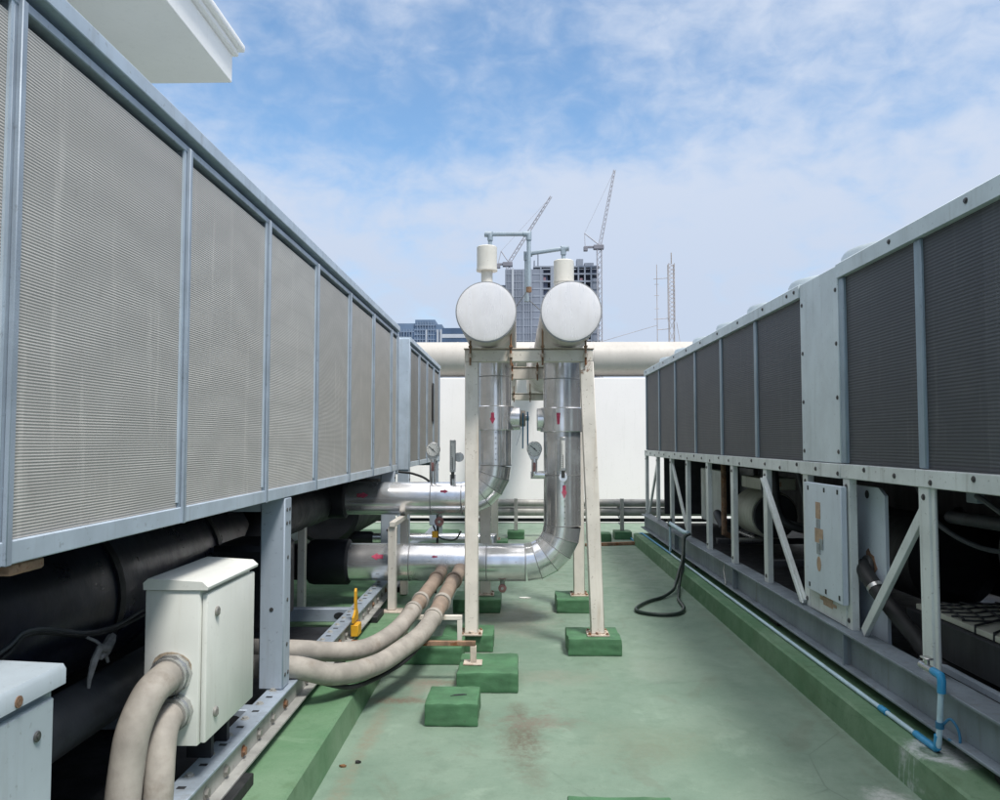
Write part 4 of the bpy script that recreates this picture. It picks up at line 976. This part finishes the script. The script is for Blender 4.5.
for x in (8.8, 12.7, 18.2, 20.6, 23.0, 25.4, 27.8): mc.box(x, x+.55, 299.85, 302.9, -45, 67.2)
for i in range(38):
    for x in (7.0, 9.6, 10.9, 18.9, 21.3, 23.8):
        if rnd.random() < .45: mp.box(x, x+rnd.uniform(.9, 1.8), 300.2, 300.6, -42+2.8*i+.55, -42+2.8*i+rnd.uniform(1.2, 2.2))
    for x in (6.3, 9.4): mw.box(x, x+2.3, 300.7, 300.9, -42+2.8*i+.56, -42+2.8*i+2.75)
mb.build('floor_slab', 'concrete_far', tw); mc.build('column', 'concrete_far', tw); mp.build('brick_infill', 'pink_far', tw); mw.build('opening', 'void_far', tw)
mb = MB()
for x, w_, h in ((19, 3, 3.2), (23, 2.5, 4.5), (26, 3.5, 3), (29.5, 1.5, 2), (6.5, .5, 4), (8, .4, 7)): mb.box(x, x+w_, 305, 309, 67.0, 67.0+h)
mb.build('formwork', 'concrete_far', tw)
MB().box(-9, -4.4, 304, 308, 60.5, 61.3).build('hoist_platform', 'concrete_far', tw)

def lattice(mb, p0, p1, w, n, t, taper=1.0):
    p0, p1 = Vector(p0), Vector(p1); u, v = frame_of(p1-p0)
    cs = [u*w/2+v*w/2, u*w/2-v*w/2, -u*w/2-v*w/2, -u*w/2+v*w/2]
    def P(i, k): f = k/n; return p0.lerp(p1, f)+cs[i]*(1-(1-taper)*f)
    for i in range(4):
        mb.tube([P(i, 0), P(i, n)], t, 5)
        for k in range(n): mb.tube([P(i, k), P((i+1) % 4, k+1)], t*.6, 4)
    return mb
def crane(label, base, ztop, jib_tip, apex, counter, nm, w=1.7):
    t = thing('tower_crane', label, 'crane', base, 'luffing tower cranes over the unfinished tower')
    bx, by, bz = base
    lattice(MB(), base, (bx, by, ztop), w, nm, .16).build('mast', 'crane', t)
    MB().box(bx-2.2, bx+1.6, by-1.2, by+1.2, ztop+.02, ztop+1.6, bev=.1).build('cab', 'crane_dark', t)
    pivot = Vector((bx+.2, by, ztop+1.5))
    lattice(MB(), pivot, jib_tip, 1.1, 16, .14, .6).build('jib', 'crane', t)
    a = Vector(apex)
    MB().tube([pivot, a], .22, 6).tube([a, Vector(counter)], .16, 6).build('a_frame', 'crane', t)
    MB().tube([a, Vector(jib_tip)], .07, 5).build('pendant_line', 'crane', t)
    MB().bar((counter[0], by, ztop+.9), (bx, by, ztop+.9), .9, .7).build('counter_jib', 'crane_dark', t)
    MB().box(counter[0]-.6, counter[0]+.9, by-.8, by+.8, ztop-.6, ztop+1.1, bev=.1).build('counterweight', 'crane_dark', t)
    return t
crane('luffing crane leaning right above the concrete core of the unfinished tower', (-3.2, 302, 66.52), 68.0, (13.1, 302, 95), (-6.0, 302, 74), (-7.2, 302, 68.9), 2)
crane('taller luffing crane with a steep jib at the right side of the unfinished tower', (30.9, 297, -45), 73.2, (36.8, 297, 103.4), (25.4, 297, 79.4), (25.6, 297, 74.1), 60)

ba = thing('office_block', 'blue grey office block with stepped top, left of the capped headers', 'building', (-62, 510, -45), 'distant blue office blocks')
MB().box(-82, -46.8, 500, 530, -45, 72.5).build('wall', 'blue_far', ba)
MB().box(-64, -51.5, 499, 528, 60, 77.8).build('roof_tower', 'blue_far', ba)
MB().box(-80, -64.2, 501, 528, 72.5, 75.8).build('roof_tower', 'blue_far', ba)
MB().box(-51.3, -47.2, 500.5, 528, 72.5, 75).build('roof_tower', 'blue_far', ba)
mb = MB(); mp = MB()
for i, x in enumerate((-81, -78, -75, -72, -69, -66, -60, -57, -54, -52)): mb.box(x, x+1.6, 499.3 if not -64 < x < -51.5 else 498.6, 500.2, -40, 70)
for x in (-50.3, -48.2, -57.4): mp.box(x, x+1.0, 498.4, 500.2, -45, 71.5)
mb.build('window', 'blue_glass_far', ba); mp.build('pale_fin', 'pale_far', ba)
mb = MB()
for z in range(40, 72, 5): mb.box(-82.1, -46.7, 499.2, 500, z, z+.6)
for x in [-81.5+1.7*i for i in range(21)]: mb.box(x, x+.45, 498.3 if -64 < x < -51.5 else 499.0, 499.3, 30, 76.5 if -64 < x < -51.5 else 72)
for z in range(38, 77, 3): mb.box(-64.1, -51.4, 498.4, 499, z, z+.5)
mb.build('floor_band', 'pale_blue_far', ba)
bb = thing('office_block', 'lower dark blue block with pale horizontal bands beside the left header cap', 'building', (-30, 470, -45), 'distant blue office blocks')
MB().box(-43.2, -18, 460, 480, -45, 63.6).build('wall', 'blue_far', bb)
MB().box(-40, -34, 462, 478, 63.6, 65.6).build('roof_plant', 'blue_far', bb)
mb = MB(); mg = MB()
for z in range(30, 62, 6): mb.box(-43.3, -17.9, 459.5, 460, z+1.2, z+3.4); mg.box(-43.3, -17.9, 459.6, 460, z+3.5, z+6.9)
mb.build('pale_band', 'pale_far', bb); mg.build('window', 'blue_glass_far', bb)

an = thing('antenna_mast', 'slim lattice antenna mast with a thin side pole beyond the wall', 'antenna', (23.2, 120, -45))
lattice(MB(), (23.25, 120, -45), (23.25, 120, 19.6), .75, 40, .05).build('lattice_mast', 'mast', an)
lattice(MB(), (23.25, 120, 19.6), (23.25, 120, 28.3), .85, 14, .06).build('lattice_mast', 'mast', an)
MB().cyl((23.3, 120, 28.3), (23.3, 120, 30.0), .09, 6).build('tip', 'mast', an)
MB().tube([(21.1, 120, -45), (21.1, 120, 28.2)], .06, 6).build('side_pole', 'mast', an)
for z in (19.9, 26.0, 18.3): MB().tube([(20.6 if z > 19 else 21.1, 120, z), (23.0, 120, z+.15)], .05, 5).build('arm', 'mast', an)
mb = MB()
for z in (21.5, 23.5, 25.2): mb.tube([(20.7, 120, z), (21.4, 120, z)], .04, 5)
mb.build('aerial', 'mast', an)
MB().tube([(24.0, 120, 19.4), (25.2, 120, 12)], .04, 5).build('guy_wire', 'mast', an)
MB().tube([(21.1, 120, 19.0), (4.0, 122, 14.2)], .035, 5).build('guy_wire', 'mast', an)

# ---------------------------------------------------------------- sky, sun, camera
SUN_EL, SUN_AZ = R(60), R(146)      # azimuth clockwise from +Y (north)
wd = bpy.data.worlds.new('World'); scene.world = wd; wd.use_nodes = True
nt = wd.node_tree
for n in list(nt.nodes): nt.nodes.remove(n)
k = NT(nt); out = k.n('ShaderNodeOutputWorld'); bg = k.n('ShaderNodeBackground')
sky = k.n('ShaderNodeTexSky', sky_type='NISHITA'); sky.sun_disc = False
sky.sun_elevation = SUN_EL; sky.sun_rotation = SUN_AZ; sky.air_density = 1.0; sky.dust_density = .6; sky.ozone_density = 2.0
d = k.n('ShaderNodeTexCoord').outputs['Generated']
dx, dy, dz = k.sep(d)
zz = k.math('MAXIMUM', dz, .03)
den = k.math('ADD', zz, .26)
cv = k.n('ShaderNodeCombineXYZ'); k.set(cv.inputs[0], k.math('DIVIDE', dx, den)); k.set(cv.inputs[1], k.math('DIVIDE', dy, den)); cv.inputs[2].default_value = 3.7
big = k.noise(cv.outputs[0], 1.1, 2, .5, .3)
small = k.noise(k.scale(d, (1, 1, 1.6)), 20.0, 5, .55, .3)
mid = k.noise(k.scale(d, (1, 1, 1.9)), 4.6, 5, .55, .3)
f = k.math('ADD', k.math('MULTIPLY', big, .75), k.math('ADD', k.math('MULTIPLY', mid, .38), k.math('MULTIPLY', small, .66)))
# clear window in the cloud deck high on the left, thick veil low down
ax = k.math('ARCTAN2', dx, dy)
gap = k.math('ADD', k.math('POWER', k.math('DIVIDE', k.math('ADD', ax, .30), .42), 2.0), k.math('POWER', k.math('DIVIDE', k.math('SUBTRACT', dz, .42), .13), 2.0))
gapm = k.ramp(gap, 0.0, 1.6, 1.0, 0.0)
gap2 = k.math('ADD', k.math('POWER', k.math('DIVIDE', k.math('SUBTRACT', ax, .12), .5), 2.0), k.math('POWER', k.math('DIVIDE', k.math('SUBTRACT', dz, .385), .07), 2.0))
gapm2 = k.ramp(gap2, 0.0, 1.4, 1.0, 0.0)
f = k.math('SUBTRACT', f, k.math('MULTIPLY', gapm, .25))
f = k.math('SUBTRACT', f, k.math('MULTIPLY', gapm2, .10))
lowv = k.ramp(dz, .37, .20, 0, .30)
f = k.math('ADD', f, lowv)
f = k.math('ADD', f, k.ramp(dz, .55, .8, 0, .12))
mask = k.ramp(f, .55, 1.17, .06, .96)
cloud = k.mix(k.ramp(dz, .05, .45), (3.5, 4.0, 4.95), (4.1, 4.6, 5.5))
cloud = k.mix(k.ramp(dz, .6, .9), cloud, (15, 14.6, 14.4))  # overhead sky out of view, brightened to add ambient fill
skyc = k.mix(1.0, sky.outputs[0], (.95, 1.18, 1.24), 'MULTIPLY')
colr = k.mix(mask, skyc, cloud)
k.set(bg.inputs[0], colr); bg.inputs[1].default_value = .10
nt.links.new(bg.outputs[0], out.inputs[0])

sl = bpy.data.lights.new('sun', 'SUN'); sl.energy = 2.3; sl.angle = R(11); sl.color = (1.0, .96, .90)
so = bpy.data.objects.new('sun', sl); COL.objects.link(so)
dirv = Vector((math.sin(SUN_AZ)*math.cos(SUN_EL), math.cos(SUN_AZ)*math.cos(SUN_EL), math.sin(SUN_EL)))
so.rotation_euler = dirv.to_track_quat('Z', 'Y').to_euler(); so.location = dirv*40

cam = bpy.data.cameras.new('camera'); co = bpy.data.objects.new('camera', cam); COL.objects.link(co)
co.location = (0, 0, 1.62)
co.rotation_euler = (R(90)+math.atan(41/math.hypot(800, 17)), 0, math.atan(17/800))
cam.sensor_fit = 'HORIZONTAL'; cam.sensor_width = 36; cam.lens = 28.8; cam.clip_start = .05; cam.clip_end = 5000
scene.camera = co
scene.render.engine = 'CYCLES'
scene.view_settings.view_transform = 'Standard'; scene.view_settings.look = 'None'
scene.view_settings.exposure = .72; scene.view_settings.gamma = 1; scene.view_settings.use_curve_mapping = False
scene.cycles.max_bounces = 6; scene.cycles.use_denoising = True
